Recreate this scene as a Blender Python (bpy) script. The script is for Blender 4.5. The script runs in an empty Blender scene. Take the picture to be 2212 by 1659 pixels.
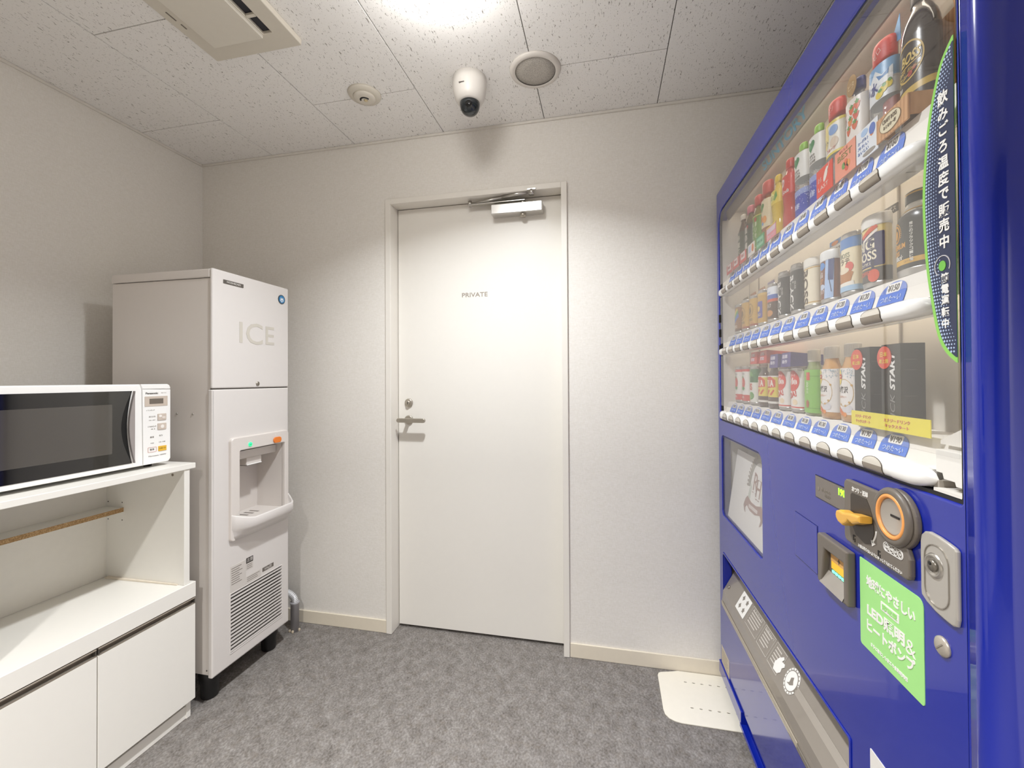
import bpy, bmesh, math, random
from mathutils import Vector, Matrix
random.seed(7)
PI = math.pi
scene = bpy.context.scene
COL = scene.collection

# ------------------------------------------------------------------ camera, world, lights, exposure
F_PX, W_PX, H_PX = 927.9, 2212.0, 1659.0
CAM_H = 1.17392
cam_data = bpy.data.cameras.new('camera')
cam_data.sensor_fit = 'HORIZONTAL'
cam_data.sensor_width = 36.0
cam_data.lens = F_PX / W_PX * 36.0
cam_data.shift_y = -(829.5 - 812.01) / W_PX
cam_data.clip_start = 0.02
camera = bpy.data.objects.new('camera', cam_data)
COL.objects.link(camera)
scene.camera = camera


def _rot(rx, ry, rz):
    c, s = math.cos, math.sin
    B = Matrix(((1, 0, 0), (0, 0, -1), (0, 1, 0)))
    Rp = Matrix(((1, 0, 0), (0, c(rx), -s(rx)), (0, s(rx), c(rx))))
    Ry = Matrix(((c(ry), 0, s(ry)), (0, 1, 0), (-s(ry), 0, c(ry))))
    Rz = Matrix(((c(rz), -s(rz), 0), (s(rz), c(rz), 0), (0, 0, 1)))
    return Rz @ Rp @ Ry @ B


_R = _rot(-8.53813803e-03, 2.12992240e-01, -5.64912572e-03)   # world -> camera (x right, y down, z forward)
_M = (Matrix(((1, 0, 0), (0, -1, 0), (0, 0, -1))) @ _R).transposed().to_4x4()
_M.translation = Vector((0, 0, CAM_H))
camera.matrix_world = _M

world = bpy.data.worlds.new('world')
scene.world = world
world.use_nodes = True
world.node_tree.nodes['Background'].inputs[0].default_value = (0.9, 0.93, 1, 1)
world.node_tree.nodes['Background'].inputs[1].default_value = 0.05

scene.view_settings.view_transform = 'Standard'
scene.view_settings.look = 'None'
scene.view_settings.gamma = 1.0
scene.view_settings.use_curve_mapping = False
scene.view_settings.exposure = 0.45


def spot(name, loc, power, angle, blend, radius, color=(1.0, 0.955, 0.88)):
    l = bpy.data.lights.new(name, 'SPOT')
    l.energy = power
    l.spot_size = math.radians(angle)
    l.spot_blend = blend
    l.shadow_soft_size = radius
    l.color = color
    o = bpy.data.objects.new(name, l)
    o.location = loc
    COL.objects.link(o)
    return o


def downlight(loc, power, spread, radius, color=(1.0, 0.985, 0.955)):
    l = bpy.data.lights.new('downlight_and_fill', 'AREA')
    l.shape = 'DISK'
    l.size = radius * 2
    l.energy = power
    l.spread = math.radians(spread)
    l.color = color
    o = bpy.data.objects.new('downlight_and_fill', l)
    o.location = loc
    COL.objects.link(o)
    return o


downlight((-0.44, 1.07, 2.284), 14, 132, 0.045, (0.965, 1.0, 1.035))
downlight((-0.44, -0.60, 2.284), 30, 118, 0.045)
downlight((0.40, -1.35, 2.284), 30, 118, 0.045)  # added fill lamp behind the camera, lifts the bounced room light
# added point lamp under the near downlight, a fill that brightens the ceiling
spill = bpy.data.lights.new('downlight_and_fill', 'POINT')  # added fill lamp, not spill from the downlight
spill.energy = 4.2
spill.shadow_soft_size = 0.085
spill.color = (1.0, 0.99, 0.97)
ceiling_fill_o = bpy.data.objects.new('downlight_and_fill', spill)
ceiling_fill_o.location = (-0.44, 1.07, 2.235)
COL.objects.link(ceiling_fill_o)


# ------------------------------------------------------------------ materials
def lin(h):
    h = h.lstrip('#')
    out = []
    for i in (0, 2, 4):
        v = int(h[i:i + 2], 16) / 255.0
        out.append(v / 12.92 if v <= 0.04045 else ((v + 0.055) / 1.055) ** 2.4)
    return tuple(out) + (1.0,)


class NT:
    def __init__(s, name):
        s.m = bpy.data.materials.new(name)
        s.m.use_nodes = True
        s.t = s.m.node_tree
        s.n = s.t.nodes
        s.b = s.n['Principled BSDF']

    def new(s, t, **kw):
        n = s.n.new(t)
        for k, v in kw.items():
            setattr(n, k, v)
        return n

    def link(s, a, b):
        s.t.links.new(a, b)

    def mixc(s, fac, a, b):
        m = s.new('ShaderNodeMix', data_type='RGBA')
        for sock, v in ((m.inputs[0], fac), (m.inputs[6], a), (m.inputs[7], b)):
            if hasattr(v, 'is_linked'):
                s.link(v, sock)
            else:
                sock.default_value = v
        return m.outputs[2]

    def noise(s, scale, detail=2.0, rough=0.5, vec=None):
        n = s.new('ShaderNodeTexNoise')
        n.inputs['Scale'].default_value = scale
        n.inputs['Detail'].default_value = detail
        n.inputs['Roughness'].default_value = rough
        if vec is not None:
            s.link(vec, n.inputs['Vector'])
        return n.outputs['Fac']

    def coord(s, scale=(1, 1, 1), kind='Object'):
        c = s.new('ShaderNodeTexCoord')
        mp = s.new('ShaderNodeMapping')
        mp.inputs['Scale'].default_value = scale
        s.link(c.outputs[kind], mp.inputs['Vector'])
        return mp.outputs[0]

    def ramp(s, fac, stops):
        r = s.new('ShaderNodeValToRGB')
        e = r.color_ramp.elements
        while len(e) < len(stops):
            e.new(0.5)
        for el, (p, c) in zip(e, stops):
            el.position = p
            el.color = c
        s.link(fac, r.inputs[0])
        return r.outputs[0]

    def bump(s, height, strength=0.2, dist=0.001):
        b = s.new('ShaderNodeBump')
        b.inputs['Strength'].default_value = strength
        b.inputs['Distance'].default_value = dist
        s.link(height, b.inputs['Height'])
        s.link(b.outputs[0], s.b.inputs['Normal'])


_cache = {}


def M(hexc, rough=0.5, metal=0.0, coat=0.0, var=0.03, scale=40.0, spec=0.5, bump=0.0, emit=0.0, name=None):
    """Principled surface whose colour varies slightly with a procedural noise."""
    key = (hexc, rough, metal, coat, var, scale, spec, bump, emit)
    if key in _cache:
        return _cache[key]
    t = NT(name or ('paint_' + hexc.strip('#')))
    c = lin(hexc)
    vec = t.coord()
    n = t.noise(scale, 3.0, 0.6, vec)
    lo = tuple(max(0, x * (1 - var)) for x in c[:3]) + (1,)
    hi = tuple(min(1, x * (1 + var)) for x in c[:3]) + (1,)
    col = t.mixc(n, lo, hi)
    t.link(col, t.b.inputs['Base Color'])
    t.b.inputs['Roughness'].default_value = rough
    t.b.inputs['Metallic'].default_value = metal
    t.b.inputs['Coat Weight'].default_value = coat
    t.b.inputs['Coat Roughness'].default_value = 0.03
    t.b.inputs['Specular IOR Level'].default_value = spec
    if bump:
        t.bump(n, bump, 0.001)
    if emit:
        t.link(col, t.b.inputs['Emission Color'])
        t.b.inputs['Emission Strength'].default_value = emit
    _cache[key] = t.m
    return t.m


def mat_wall():
    t = NT('woven_wallpaper')
    vec = t.coord()
    a = t.noise(420, 2, 0.5, t.coord((0.16, 0.16, 1.0)))
    b = t.noise(420, 2, 0.5, t.coord((1.0, 1.0, 0.16)))
    add = t.new('ShaderNodeMath', operation='ADD')
    t.link(a, add.inputs[0])
    t.link(b, add.inputs[1])
    half = t.new('ShaderNodeMath', operation='MULTIPLY')
    t.link(add.outputs[0], half.inputs[0])
    half.inputs[1].default_value = 0.5
    col = t.ramp(half.outputs[0], [(0.3, lin('#e4dfd6')), (0.7, lin('#f1ede7'))])
    t.link(col, t.b.inputs['Base Color'])
    t.b.inputs['Roughness'].default_value = 0.75
    t.b.inputs['Specular IOR Level'].default_value = 0.25
    t.bump(half.outputs[0], 0.35, 0.0012)
    return t.m


def mat_ceiling():
    t = NT('fissured_ceiling_board')
    v = t.coord((1.0, 0.26, 1.0), 'Object')
    n1 = t.noise(250, 1.0, 0.4, v)
    n1.node.inputs['Distortion'].default_value = 0.9
    v2 = t.coord((1.0, 0.7, 1.0), 'Object')
    n2 = t.noise(300, 1.0, 0.4, v2)
    r1 = t.ramp(n1, [(0.685, (0, 0, 0, 1)), (0.715, (1, 1, 1, 1))])
    r2 = t.ramp(n2, [(0.70, (0, 0, 0, 1)), (0.74, (1, 1, 1, 1))])
    mx = t.new('ShaderNodeMath', operation='MAXIMUM')
    t.link(r1, mx.inputs[0])
    t.link(r2, mx.inputs[1])
    fine = t.noise(260, 3, 0.6, t.coord())
    base = t.mixc(fine, lin('#f3f0ec'), lin('#fcfaf7'))
    dark = t.new('ShaderNodeMath', operation='MULTIPLY')
    t.link(mx.outputs[0], dark.inputs[0])
    dark.inputs[1].default_value = 0.8
    col = t.mixc(dark.outputs[0], base, lin('#7e766c'))
    t.link(col, t.b.inputs['Base Color'])
    t.b.inputs['Roughness'].default_value = 0.9
    t.b.inputs['Specular IOR Level'].default_value = 0.15
    inv = t.new('ShaderNodeMath', operation='MULTIPLY')
    t.link(mx.outputs[0], inv.inputs[0])
    inv.inputs[1].default_value = -1.0
    t.bump(inv.outputs[0], 0.4, 0.002)
    return t.m


def mat_floor():
    t = NT('mottled_grey_floor')
    rot = t.new('ShaderNodeTexCoord')
    mp = t.new('ShaderNodeMapping')
    mp.inputs['Rotation'].default_value = (0, 0, math.radians(38))
    mp.inputs['Scale'].default_value = (1.0, 0.78, 1.0)
    t.link(rot.outputs['Object'], mp.inputs['Vector'])
    a = t.noise(26, 8, 0.72, mp.outputs[0])
    b = t.noise(150, 4, 0.6, mp.outputs[0])
    c = t.noise(42, 3, 0.6, t.coord())
    m = t.new('ShaderNodeMath', operation='ADD')
    t.link(a, m.inputs[0])
    t.link(b, m.inputs[1])
    m2 = t.new('ShaderNodeMath', operation='MULTIPLY')
    t.link(m.outputs[0], m2.inputs[0])
    m2.inputs[1].default_value = 0.5
    base = t.ramp(m2.outputs[0], [(0.36, lin('#5c5651')), (0.5, lin('#7e7975')), (0.64, lin('#9a9692'))])
    tint = t.ramp(c, [(0.5, (0, 0, 0, 1)), (0.72, (1, 1, 1, 1))])
    k = t.new('ShaderNodeMath', operation='MULTIPLY')
    t.link(tint, k.inputs[0])
    k.inputs[1].default_value = 0.3
    col = t.mixc(k.outputs[0], base, lin('#75695b'))
    t.link(col, t.b.inputs['Base Color'])
    t.b.inputs['Roughness'].default_value = 0.72
    t.b.inputs['Specular IOR Level'].default_value = 0.3
    t.bump(b, 0.12, 0.001)
    return t.m


def mat_chip():
    t = NT('raw_chipboard')
    v = t.coord((1, 1, 1))
    n = t.noise(330, 4, 0.7, v)
    col = t.ramp(n, [(0.35, lin('#8a6a45')), (0.5, lin('#b08d60')), (0.68, lin('#d3b58a'))])
    t.link(col, t.b.inputs['Base Color'])
    t.b.inputs['Roughness'].default_value = 0.85
    t.bump(n, 0.4, 0.001)
    return t.m


def mat_glass(name='display_glass', tint=(1, 1, 1, 1), boost=1.0):
    """Thin clear pane: see-through straight on, mirror-like at grazing angles."""
    t = NT(name)
    t.n.remove(t.b)
    out = t.n['Material Output']
    lw = t.new('ShaderNodeLayerWeight')
    lw.inputs['Blend'].default_value = 0.5
    p = t.new('ShaderNodeMath', operation='POWER')
    t.link(lw.outputs['Facing'], p.inputs[0])
    p.inputs[1].default_value = 4.3
    mu = t.new('ShaderNodeMath', operation='MULTIPLY_ADD')
    t.link(p.outputs[0], mu.inputs[0])
    mu.inputs[1].default_value = 0.90
    mu.inputs[2].default_value = 0.04 * boost
    tr = t.new('ShaderNodeBsdfTransparent')
    nz = t.noise(6, 1, 0.5, t.coord())
    tr_c = t.mixc(nz, tint, tuple(x * 0.985 for x in tint[:3]) + (1,))
    t.link(tr_c, tr.inputs['Color'])
    gl = t.new('ShaderNodeBsdfGlossy')
    gl.inputs['Roughness'].default_value = 0.015
    mx = t.new('ShaderNodeMixShader')
    t.link(mu.outputs[0], mx.inputs[0])
    t.link(tr.outputs[0], mx.inputs[1])
    t.link(gl.outputs[0], mx.inputs[2])
    t.link(mx.outputs[0], out.inputs['Surface'])
    return t.m


WALL = mat_wall()
CEIL = mat_ceiling()
FLOOR = mat_floor()
CHIP = mat_chip()
GLASS = mat_glass(boost=1.7)
PET = mat_glass('clear_bottle_plastic', (0.93, 0.95, 0.96, 1), 1.6)


def _cloud(m):
    t = m.node_tree
    out = t.nodes['Material Output']
    src = out.inputs['Surface'].links[0].from_socket
    d = t.nodes.new('ShaderNodeBsdfDiffuse')
    d.inputs['Color'].default_value = lin('#dfe3e4')
    mx = t.nodes.new('ShaderNodeMixShader')
    mx.inputs[0].default_value = .22
    t.links.new(src, mx.inputs[1])
    t.links.new(d.outputs[0], mx.inputs[2])
    t.links.new(mx.outputs[0], out.inputs['Surface'])


_cloud(PET)
BASEB = M('#e6dcc9', 0.55)
DOORP = M('#efebe3', 0.42, var=0.012)
FRAMEP = M('#ece7de', 0.45, var=0.012)
WHITE = M('#efece5', 0.4, var=0.012)
WHITE_GLOSS = M('#f9f8f5', 0.22, coat=0.3, var=0.01)
ICEW = M('#dfdad6', 0.38, var=0.012)
ICEP = M('#e0d9d3', 0.34, var=0.012)
SEAM = M('#4c4741', 0.7)
STEEL = M('#c9c6c0', 0.28, metal=1.0, var=0.04)
SATIN = M('#b9b2a6', 0.4, metal=0.85, var=0.05)
BLACK = M('#161516', 0.45)
BLUE = M('#12279c', 0.16, coat=.45, var=0.02, scale=8)
NAVY = M('#11185f', 0.4, var=0.02, scale=8)
TAUPE = M('#6f675e', 0.42, var=0.03)
GREYP = M('#8f877d', 0.25, coat=0.6, var=0.03)


# ------------------------------------------------------------------ mesh builder
class MB:
    def __init__(s):
        s.v, s.f, s.mi, s.sm, s.mats = [], [], [], [], []

    def _m(s, m):
        if m not in s.mats:
            s.mats.append(m)
        return s.mats.index(m)

    def add(s, verts, faces, m, smooth=False, xf=None):
        o = len(s.v)
        k = s._m(m)
        s.v.extend([tuple(xf(Vector(p))) for p in verts] if xf else [tuple(p) for p in verts])
        for f in faces:
            s.f.append(tuple(i + o for i in f))
            s.mi.append(k)
            s.sm.append(smooth)
        return s

    def bm(s, bm, m, smooth=False, xf=None):
        bm.verts.index_update()
        s.add([v.co.copy() for v in bm.verts], [[v.index for v in f.verts] for f in bm.faces], m, smooth, xf)
        bm.free()
        return s

    def box(s, x0, x1, y0, y1, z0, z1, m, bev=0.0, seg=2, xf=None):
        bm = bmesh.new()
        bmesh.ops.create_cube(bm, size=1.0)
        for v in bm.verts:
            v.co = Vector(((x0 + x1) / 2 + v.co.x * (x1 - x0), (y0 + y1) / 2 + v.co.y * (y1 - y0),
                           (z0 + z1) / 2 + v.co.z * (z1 - z0)))
        if bev > 0:
            bmesh.ops.bevel(bm, geom=list(bm.edges), offset=bev, segments=seg, affect='EDGES', profile=0.6)
        return s.bm(bm, m, False, xf)

    def lathe(s, prof, m, seg=24, c=(0, 0, 0), smooth=True, half=False, xf=None, caps=True):
        """revolve (r, z) pairs about a vertical axis through c"""
        vs, fs = [], []
        n = seg
        for r, z in prof:
            for i in range(n):
                a = 2 * PI * i / n
                vs.append((c[0] + r * math.sin(a), c[1] - r * math.cos(a), c[2] + z))
        for j in range(len(prof) - 1):
            for i in range(n):
                k = (i + 1) % n
                fs.append((j * n + i, j * n + k, (j + 1) * n + k, (j + 1) * n + i))
        if caps:
            if prof[0][0] > 1e-5:
                fs.append(tuple(reversed(range(n))))
            if prof[-1][0] > 1e-5:
                fs.append(tuple(range((len(prof) - 1) * n, len(prof) * n)))
        return s.add(vs, fs, m, smooth, xf)

    def tube(s, pts, r, m, seg=10, smooth=True, closed=False, rads=None):
        pts = [Vector(p) for p in pts]
        vs, fs = [], []
        N = len(pts)
        up = Vector((0, 0, 1))
        for i, p in enumerate(pts):
            a = pts[(i - 1) % N] if (closed or i > 0) else p
            b = pts[(i + 1) % N] if (closed or i < N - 1) else p
            d = (b - a).normalized()
            u = up if abs(d.dot(up)) < 0.95 else Vector((1, 0, 0))
            e1 = d.cross(u).normalized()
            e2 = e1.cross(d).normalized()
            rr = rads[i] if rads else r
            for k in range(seg):
                t = 2 * PI * k / seg
                vs.append(p + (e1 * math.cos(t) + e2 * math.sin(t)) * rr)
        for i in range(N if closed else N - 1):
            j = (i + 1) % N
            for k in range(seg):
                l = (k + 1) % seg
                fs.append((i * seg + k, j * seg + k, j * seg + l, i * seg + l))
        if not closed:
            fs.append(tuple(range(seg)))
            fs.append(tuple(reversed(range((N - 1) * seg, N * seg))))
        return s.add(vs, fs, m, smooth)

    def plate(s, loops, y0, y1, m, bev=0.0, xf=None, split=None):
        """flat plate in the x/z plane from front y0 to back y1, first loop outside, other loops holes"""
        cu = bpy.data.curves.new('tmp', 'CURVE')
        cu.dimensions = '2D'
        cu.fill_mode = 'BOTH'
        th = (y1 - y0) / 2
        cu.bevel_depth = bev
        cu.bevel_resolution = 2
        cu.extrude = max(0.0, th - bev)
        if bev:
            cu.offset = -bev
        for lp in loops:
            sp = cu.splines.new('POLY')
            sp.points.add(len(lp) - 1)
            for p, (x, z) in zip(sp.points, lp):
                p.co = (x, z, 0, 1)
            sp.use_cyclic_u = True
        s._curve(cu, (y0 + y1) / 2, m, xf, split)
        return s

    def _curve(s, cu, ymid, m, xf, split=None):
        ob = bpy.data.objects.new('tmp', cu)
        me = bpy.data.meshes.new_from_object(ob)
        bm = bmesh.new()
        bm.from_mesh(me)
        for v in bm.verts:
            x, y, z = v.co
            v.co = Vector((x, ymid - z, y))
        if split:
            xs = [v.co.x for v in bm.verts]
            if xs:
                x = math.ceil(min(xs) / split) * split
                while x < max(xs):
                    bmesh.ops.bisect_plane(bm, geom=list(bm.verts) + list(bm.edges) + list(bm.faces),
                                           plane_co=(x, 0, 0), plane_no=(1, 0, 0))
                    x += split
        s.bm(bm, m, False, xf)
        bpy.data.objects.remove(ob)
        bpy.data.meshes.remove(me)
        bpy.data.curves.remove(cu)

    def text(s, body, size, x, z, y, m, align='CENTER', bold=0.0, ext=0.0, wx=1.0, xf=None, split=None, rot=0.0,
             shear=0.0, lines=1.0, fit=None):
        """lettering standing on the plane y, centred vertically on z; size = height of a capital"""
        cu = bpy.data.curves.new('tmp', 'FONT')
        cu.body = body
        cu.size = size / 0.72
        cu.align_x = align
        cu.align_y = 'CENTER'
        cu.offset = bold * size
        cu.extrude = ext
        cu.shear = shear
        cu.space_line = lines
        cu.resolution_u = 3
        ca, sa = math.cos(rot), math.sin(rot)

        def place(p):
            q = Vector((x + (p.x * wx * ca - p.z * sa), p.y, z + (p.x * wx * sa + p.z * ca)))
            return xf(q) if xf else q
        if fit:
            o0 = len(s.v)
            s._curve(cu, y, m, None, None)
            seg_ = [Vector(p) for p in s.v[o0:]]
            if seg_:
                ax, bx = min(p.x for p in seg_), max(p.x for p in seg_)
                az, bz = min(p.z for p in seg_), max(p.z for p in seg_)
                kx = fit[0] / max(1e-6, bx - ax)
                kz = fit[1] / max(1e-6, bz - az)
                for i, p in enumerate(seg_):
                    q = Vector(((p.x - (ax + bx) / 2) * kx, p.y, (p.z - (az + bz) / 2) * kz))
                    q = Vector((x + q.x * ca - q.z * sa, q.y, z + q.x * sa + q.z * ca))
                    s.v[o0 + i] = tuple(xf(q) if xf else q)
            return s
        s._curve(cu, y, m, place, split)
        return s

    def build(s, name, parent=None, label=None):
        me = bpy.data.meshes.new(name)
        me.from_pydata(s.v, [], s.f)
        for mt in s.mats:
            me.materials.append(mt)
        me.polygons.foreach_set('material_index', s.mi)
        me.polygons.foreach_set('use_smooth', s.sm)
        me.update()
        return link(name, me, parent, label)


def link(name, me, parent=None, label=None):
    o = bpy.data.objects.new(name, me)
    COL.objects.link(o)
    if parent is not None:
        o.parent = parent
    if label:
        o['label'] = label
    return o


def thing(name, label, cat, loc=(0, 0, 0), rz=0.0, group=None):
    o = bpy.data.objects.new(name, None)
    o.empty_display_size = 0.05
    COL.objects.link(o)
    o.location = loc
    o.rotation_euler = (0, 0, rz)
    tag(o, label, cat, group)
    return o


def tag(o, label, cat, group=None):
    o['label'] = label
    o['category'] = cat
    if group:
        o['group'] = group
    return o


def struct(o):
    o['kind'] = 'structure'
    return o


def rrect(x0, x1, z0, z1, r, n=6):
    rs = r if isinstance(r, (tuple, list)) else (r, r, r, r)   # bl, br, tr, tl
    out = []
    for (cx, cz, a0), rr in zip(((x0, z0, PI), (x1, z0, 1.5 * PI), (x1, z1, 0), (x0, z1, 0.5 * PI)), rs):
        if rr <= 0:
            out.append((cx, cz))
            continue
        ccx = cx + (rr if cx == x0 else -rr)
        ccz = cz + (rr if cz == z0 else -rr)
        for i in range(n + 1):
            a = a0 + 0.5 * PI * i / n
            out.append((ccx + rr * math.cos(a), ccz + rr * math.sin(a)))
    return out


def ell(cx, cz, rx, rz, n=28, a0=0.0, a1=2 * PI):
    full = abs(a1 - a0 - 2 * PI) < 1e-6
    k = n if full else n + 1
    return [(cx + rx * math.cos(a0 + (a1 - a0) * i / n), cz + rz * math.sin(a0 + (a1 - a0) * i / n)) for i in range(k)]


def arcband(cx, cz, rx, rz, t, a0, a1, n=20):
    o = [(cx + rx * math.cos(a0 + (a1 - a0) * i / n), cz + rz * math.sin(a0 + (a1 - a0) * i / n)) for i in range(n + 1)]
    q = [(cx + (rx - t) * math.cos(a1 + (a0 - a1) * i / n), cz + (rz - t) * math.sin(a1 + (a0 - a1) * i / n)) for i in range(n + 1)]
    return o + q


def heart(cx, cz, w, h):
    pts = []
    for i in range(28):
        t = 2 * PI * i / 28
        x = 16 * math.sin(t) ** 3
        y = 13 * math.cos(t) - 5 * math.cos(2 * t) - 2 * math.cos(3 * t) - math.cos(4 * t)
        pts.append((cx + x / 32 * w, cz + (y + 2.5) / 29 * h))
    return pts


def star(cx, cz, r0, r1, n=5, a0=PI / 2):
    return [(cx + (r0 if i % 2 == 0 else r1) * math.cos(a0 + PI * i / n),
             cz + (r0 if i % 2 == 0 else r1) * math.sin(a0 + PI * i / n)) for i in range(2 * n)]


def roty90(p):      # turn an x/z plate so that its front (-y) looks down (-z)
    return Vector((p.x, -p.z, p.y))


# ================================================================== ROOM SHELL
XL, XR, YB, YN, ZC = -2.043, 1.145, 1.84, -1.95, 2.30
struct(MB().box(XL - .1, XR + .1, YN - .1, YB + .25, -0.1, 0.0, FLOOR).build('floor'))
# back wall, split around the door opening
DX0, DX1, DZ = -0.9708, -0.1779, 1.993
w = MB()
w.box(XL - .1, DX0 - .012, YB, YB + .12, 0, ZC + .05, WALL)
w.box(DX1 + .012, XR + .1, YB, YB + .12, 0, ZC + .05, WALL)
w.box(DX0 - .012, DX1 + .012, YB, YB + .12, DZ + .012, ZC + .05, WALL)
struct(w.build('wall_back'))
struct(MB().box(XL - .1, XL, YN, YB, 0, ZC + .05, WALL).build('wall_left'))
struct(MB().box(XR, XR + .1, YN, YB, 0, ZC + .05, WALL).build('wall_right'))
struct(MB().box(XL - .1, XR + .1, YN - .1, YN, 0, ZC + .05, M('#77716a', .7)).build('wall_front'))

# ceiling: a backing slab and every board a piece of its own
ceiling = struct(MB().box(XL - .1, XR + .1, YN - .1, YB + .1, ZC + .011, ZC + .06, M('#6f675c', 0.9)).build('ceiling'))
xs = [XL, -1.615, -1.158, -0.708, -0.248, 0.2175, 0.675, XR]
for i in range(len(xs) - 1):
    first = 1.537 if i % 2 == 0 else 1.069
    ys = [YB]
    y = first
    while y > YN:
        ys.append(y)
        y -= 0.915
    ys.append(YN)
    for j in range(len(ys) - 1):
        g = 0.0015
        MB().box(xs[i] + g, xs[i + 1] - g, ys[j + 1] + g, ys[j] - g, ZC, ZC + .0105, CEIL, 0.0008, 1).build('ceiling_board', ceiling)

TRIM = M('#e4dfd6', 0.5)
struct(MB().box(XL, XR, YB - .008, YB, ZC - .011, ZC - .0005, TRIM, .002).build('trim_1'))
struct(MB().box(XL, XL + .008, YN, YB - .009, ZC - .011, ZC - .0005, TRIM, .002).build('trim_2'))


def baseboard(name, x0, x1, y0, y1):
    struct(MB().box(x0, x1, y0, y1, 0.0005, .059, BASEB, .002).build(name))


baseboard('baseboard_back', XL + .009, -0.9985, YB - .007, YB)
baseboard('baseboard_back', -0.1515, XR - .009, YB - .007, YB)
baseboard('baseboard_left', XL, XL + .007, YN, YB - .009)
baseboard('baseboard_right', XR - .007, XR, YN, YB - .009)

# ---------------------------------------------------------------- door
door = thing('door_1', 'cream flush door marked PRIVATE in a narrow steel frame in the back wall', 'door', (0, YB, 0))
door['kind'] = 'structure'
fr = MB()
fy0, fy1 = -.012, .10
FO0, FO1, FOZ = -0.9978, -0.1527, 2.0172
fr.box(FO0, DX0, fy0, fy1, 0.001, FOZ, FRAMEP, .0015, 1)
fr.box(DX1, FO1, fy0, fy1, 0.001, FOZ, FRAMEP, .0015, 1)
fr.box(DX0, DX1, fy0, fy1, DZ, FOZ, FRAMEP, .0015, 1)
fr.build('door_frame', door)
LY = .060                                                     # leaf face behind the wall face
MB().box(DX0 + .003, DX1 - .003, LY, LY + .038, .012, DZ - .003, DOORP, .0015, 1).build('door_leaf', door)
MB().box(DX0 + .002, DX1 - .002, LY + .06, LY + .07, .001, DZ, BLACK).build('dark_gap', door)
MB().text('PRIVATE', .0205, -0.5855, 1.566, LY - .0006, M('#a0968b', 0.6), bold=.012, ext=.0004, wx=1.18).build('lettering', door)
hx = -0.914
lk = MB()
for prof, yy in (([(.0001, .0), (.020, .0), (.020, .006), (.016, .009)], 0), ([(.0001, 0), (.0105, 0), (.0105, .016), (.008, .018), (.0001, .018)], 0)):
    lk.lathe(prof, SATIN, 28, xf=lambda p: Vector((hx + p.x, LY - p.z, 1.066 + p.y)))
lk.box(hx - .0012, hx + .0012, LY - .0186, LY - .0175, 1.061, 1.071, BLACK)
lk.build('keyhole_rosette', door)
hd = MB()
hd.lathe([(.0001, 0), (.0215, 0), (.0215, .006), (.019, .008), (.0001, .008)], SATIN, 28, xf=lambda p: Vector((hx, LY, .985)) + Vector((p.x, -p.z, p.y)))
hd.tube([(hx, LY - .005, .985), (hx, LY - .050, .985)], .0095, SATIN, 14)
hd.plate([rrect(hx - .038, hx + .104, .9765, .9965, .0099)], LY - .058, LY - .044, SATIN, .003)
hd.build('lever_handle', door)
# door closer
cl = MB()
cl.box(-0.492, -0.262, LY - .052, LY - .002, 1.911, 1.955, M('#d9d7d3', 0.28, metal=.75, var=.02), .003)
cl.build('door_closer', door)
cb = bpy.data.objects['door_closer']
k = MB().lathe([(.0001, -.006), (.011, -.006), (.0135, .002), (.0125, .010), (.0001, .010)], SATIN, 20, c=(-0.350, LY - .030, 1.902))
k.build('closer_valve', cb)
k = MB().lathe([(.0001, 0), (.012, 0), (.012, .014), (.0001, .014)], STEEL, 20, c=(-0.350, LY - .030, 1.953))
k.box(-.600, -.340, LY - .041, LY - .019, 1.967, 1.9715, STEEL, .001, 1)
k.build('main_arm', cb)
k = MB().tube([(-.596, LY - .030, 1.975), (-.44, LY - .048, 1.984)], .0055, STEEL, 10)
k.tube([(-.44, LY - .048, 1.984), (-.325, LY - .063, 1.990)], .0085, STEEL, 12)
k.lathe([(.0001, -.010), (.009, -.010), (.009, .012), (.0001, .012)], STEEL, 16, c=(-.596, LY - .030, 1.975))
k.build('link_arm', cb)
k = MB().box(-.325, -.285, LY - .0745, LY - .035, 1.9935, 2.003, STEEL, .002)
k.lathe([(.0001, -.012), (.012, -.012), (.012, .010), (.0001, .010)], STEEL, 18, c=(-.305, LY - .064, 1.988))
k.build('frame_shoe', cb)

# ================================================================== CEILING FITTINGS
CREAM = M('#d9d2c4', 0.5)
ac = thing('air_conditioner', 'flat cream ceiling air conditioner panel with a dark outlet slot', 'air conditioner', (0, 0, ZC))
a = MB()
dn = lambda p: Vector((p.x, p.z, -p.y))     # x/z plate -> lies in x/y plane, front facing down (y<0 is below... flipped)


def flat(x0, x1, y0, y1, r):
    return rrect(x0, x1, y0, y1, r)


def down(p):      # plate built in x/z with front at y0<y1: front faces the floor, plate 'z' becomes world y
    return Vector((p.x, p.z, p.y))


a.plate([flat(-1.304, -.968, .30, 1.231, .006), flat(-1.058, -1.026, .36, 1.164, .002)], -.020, -.0005, CREAM, .003, xf=down)
a.build('panel_frame', ac)
MB().plate([flat(-1.248, -1.0605, .36, 1.168, .003)], -.0310, -.0202, M('#e2dccf', 0.45), .002, xf=down).build('flap_panel', ac)
s_ = MB()
s_.box(-1.0575, -1.0265, .361, 1.163, -.011, -.0008, M('#22212b', 0.6))
s_.box(-1.0575, -1.0265, 1.093, 1.104, -.0195, -.0115, CREAM, .001, 1)
s_.build('outlet_slot', ac)
MB().box(-1.2790, -1.2752, 1.03, 1.062, -.0212, -.0201, M('#7d766b', .6)).build('latch_mark', ac)
MB().box(-1.2770, -1.2732, 1.076, 1.094, -.0212, -.0201, M('#7d766b', .6)).build('latch_mark', ac)

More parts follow.
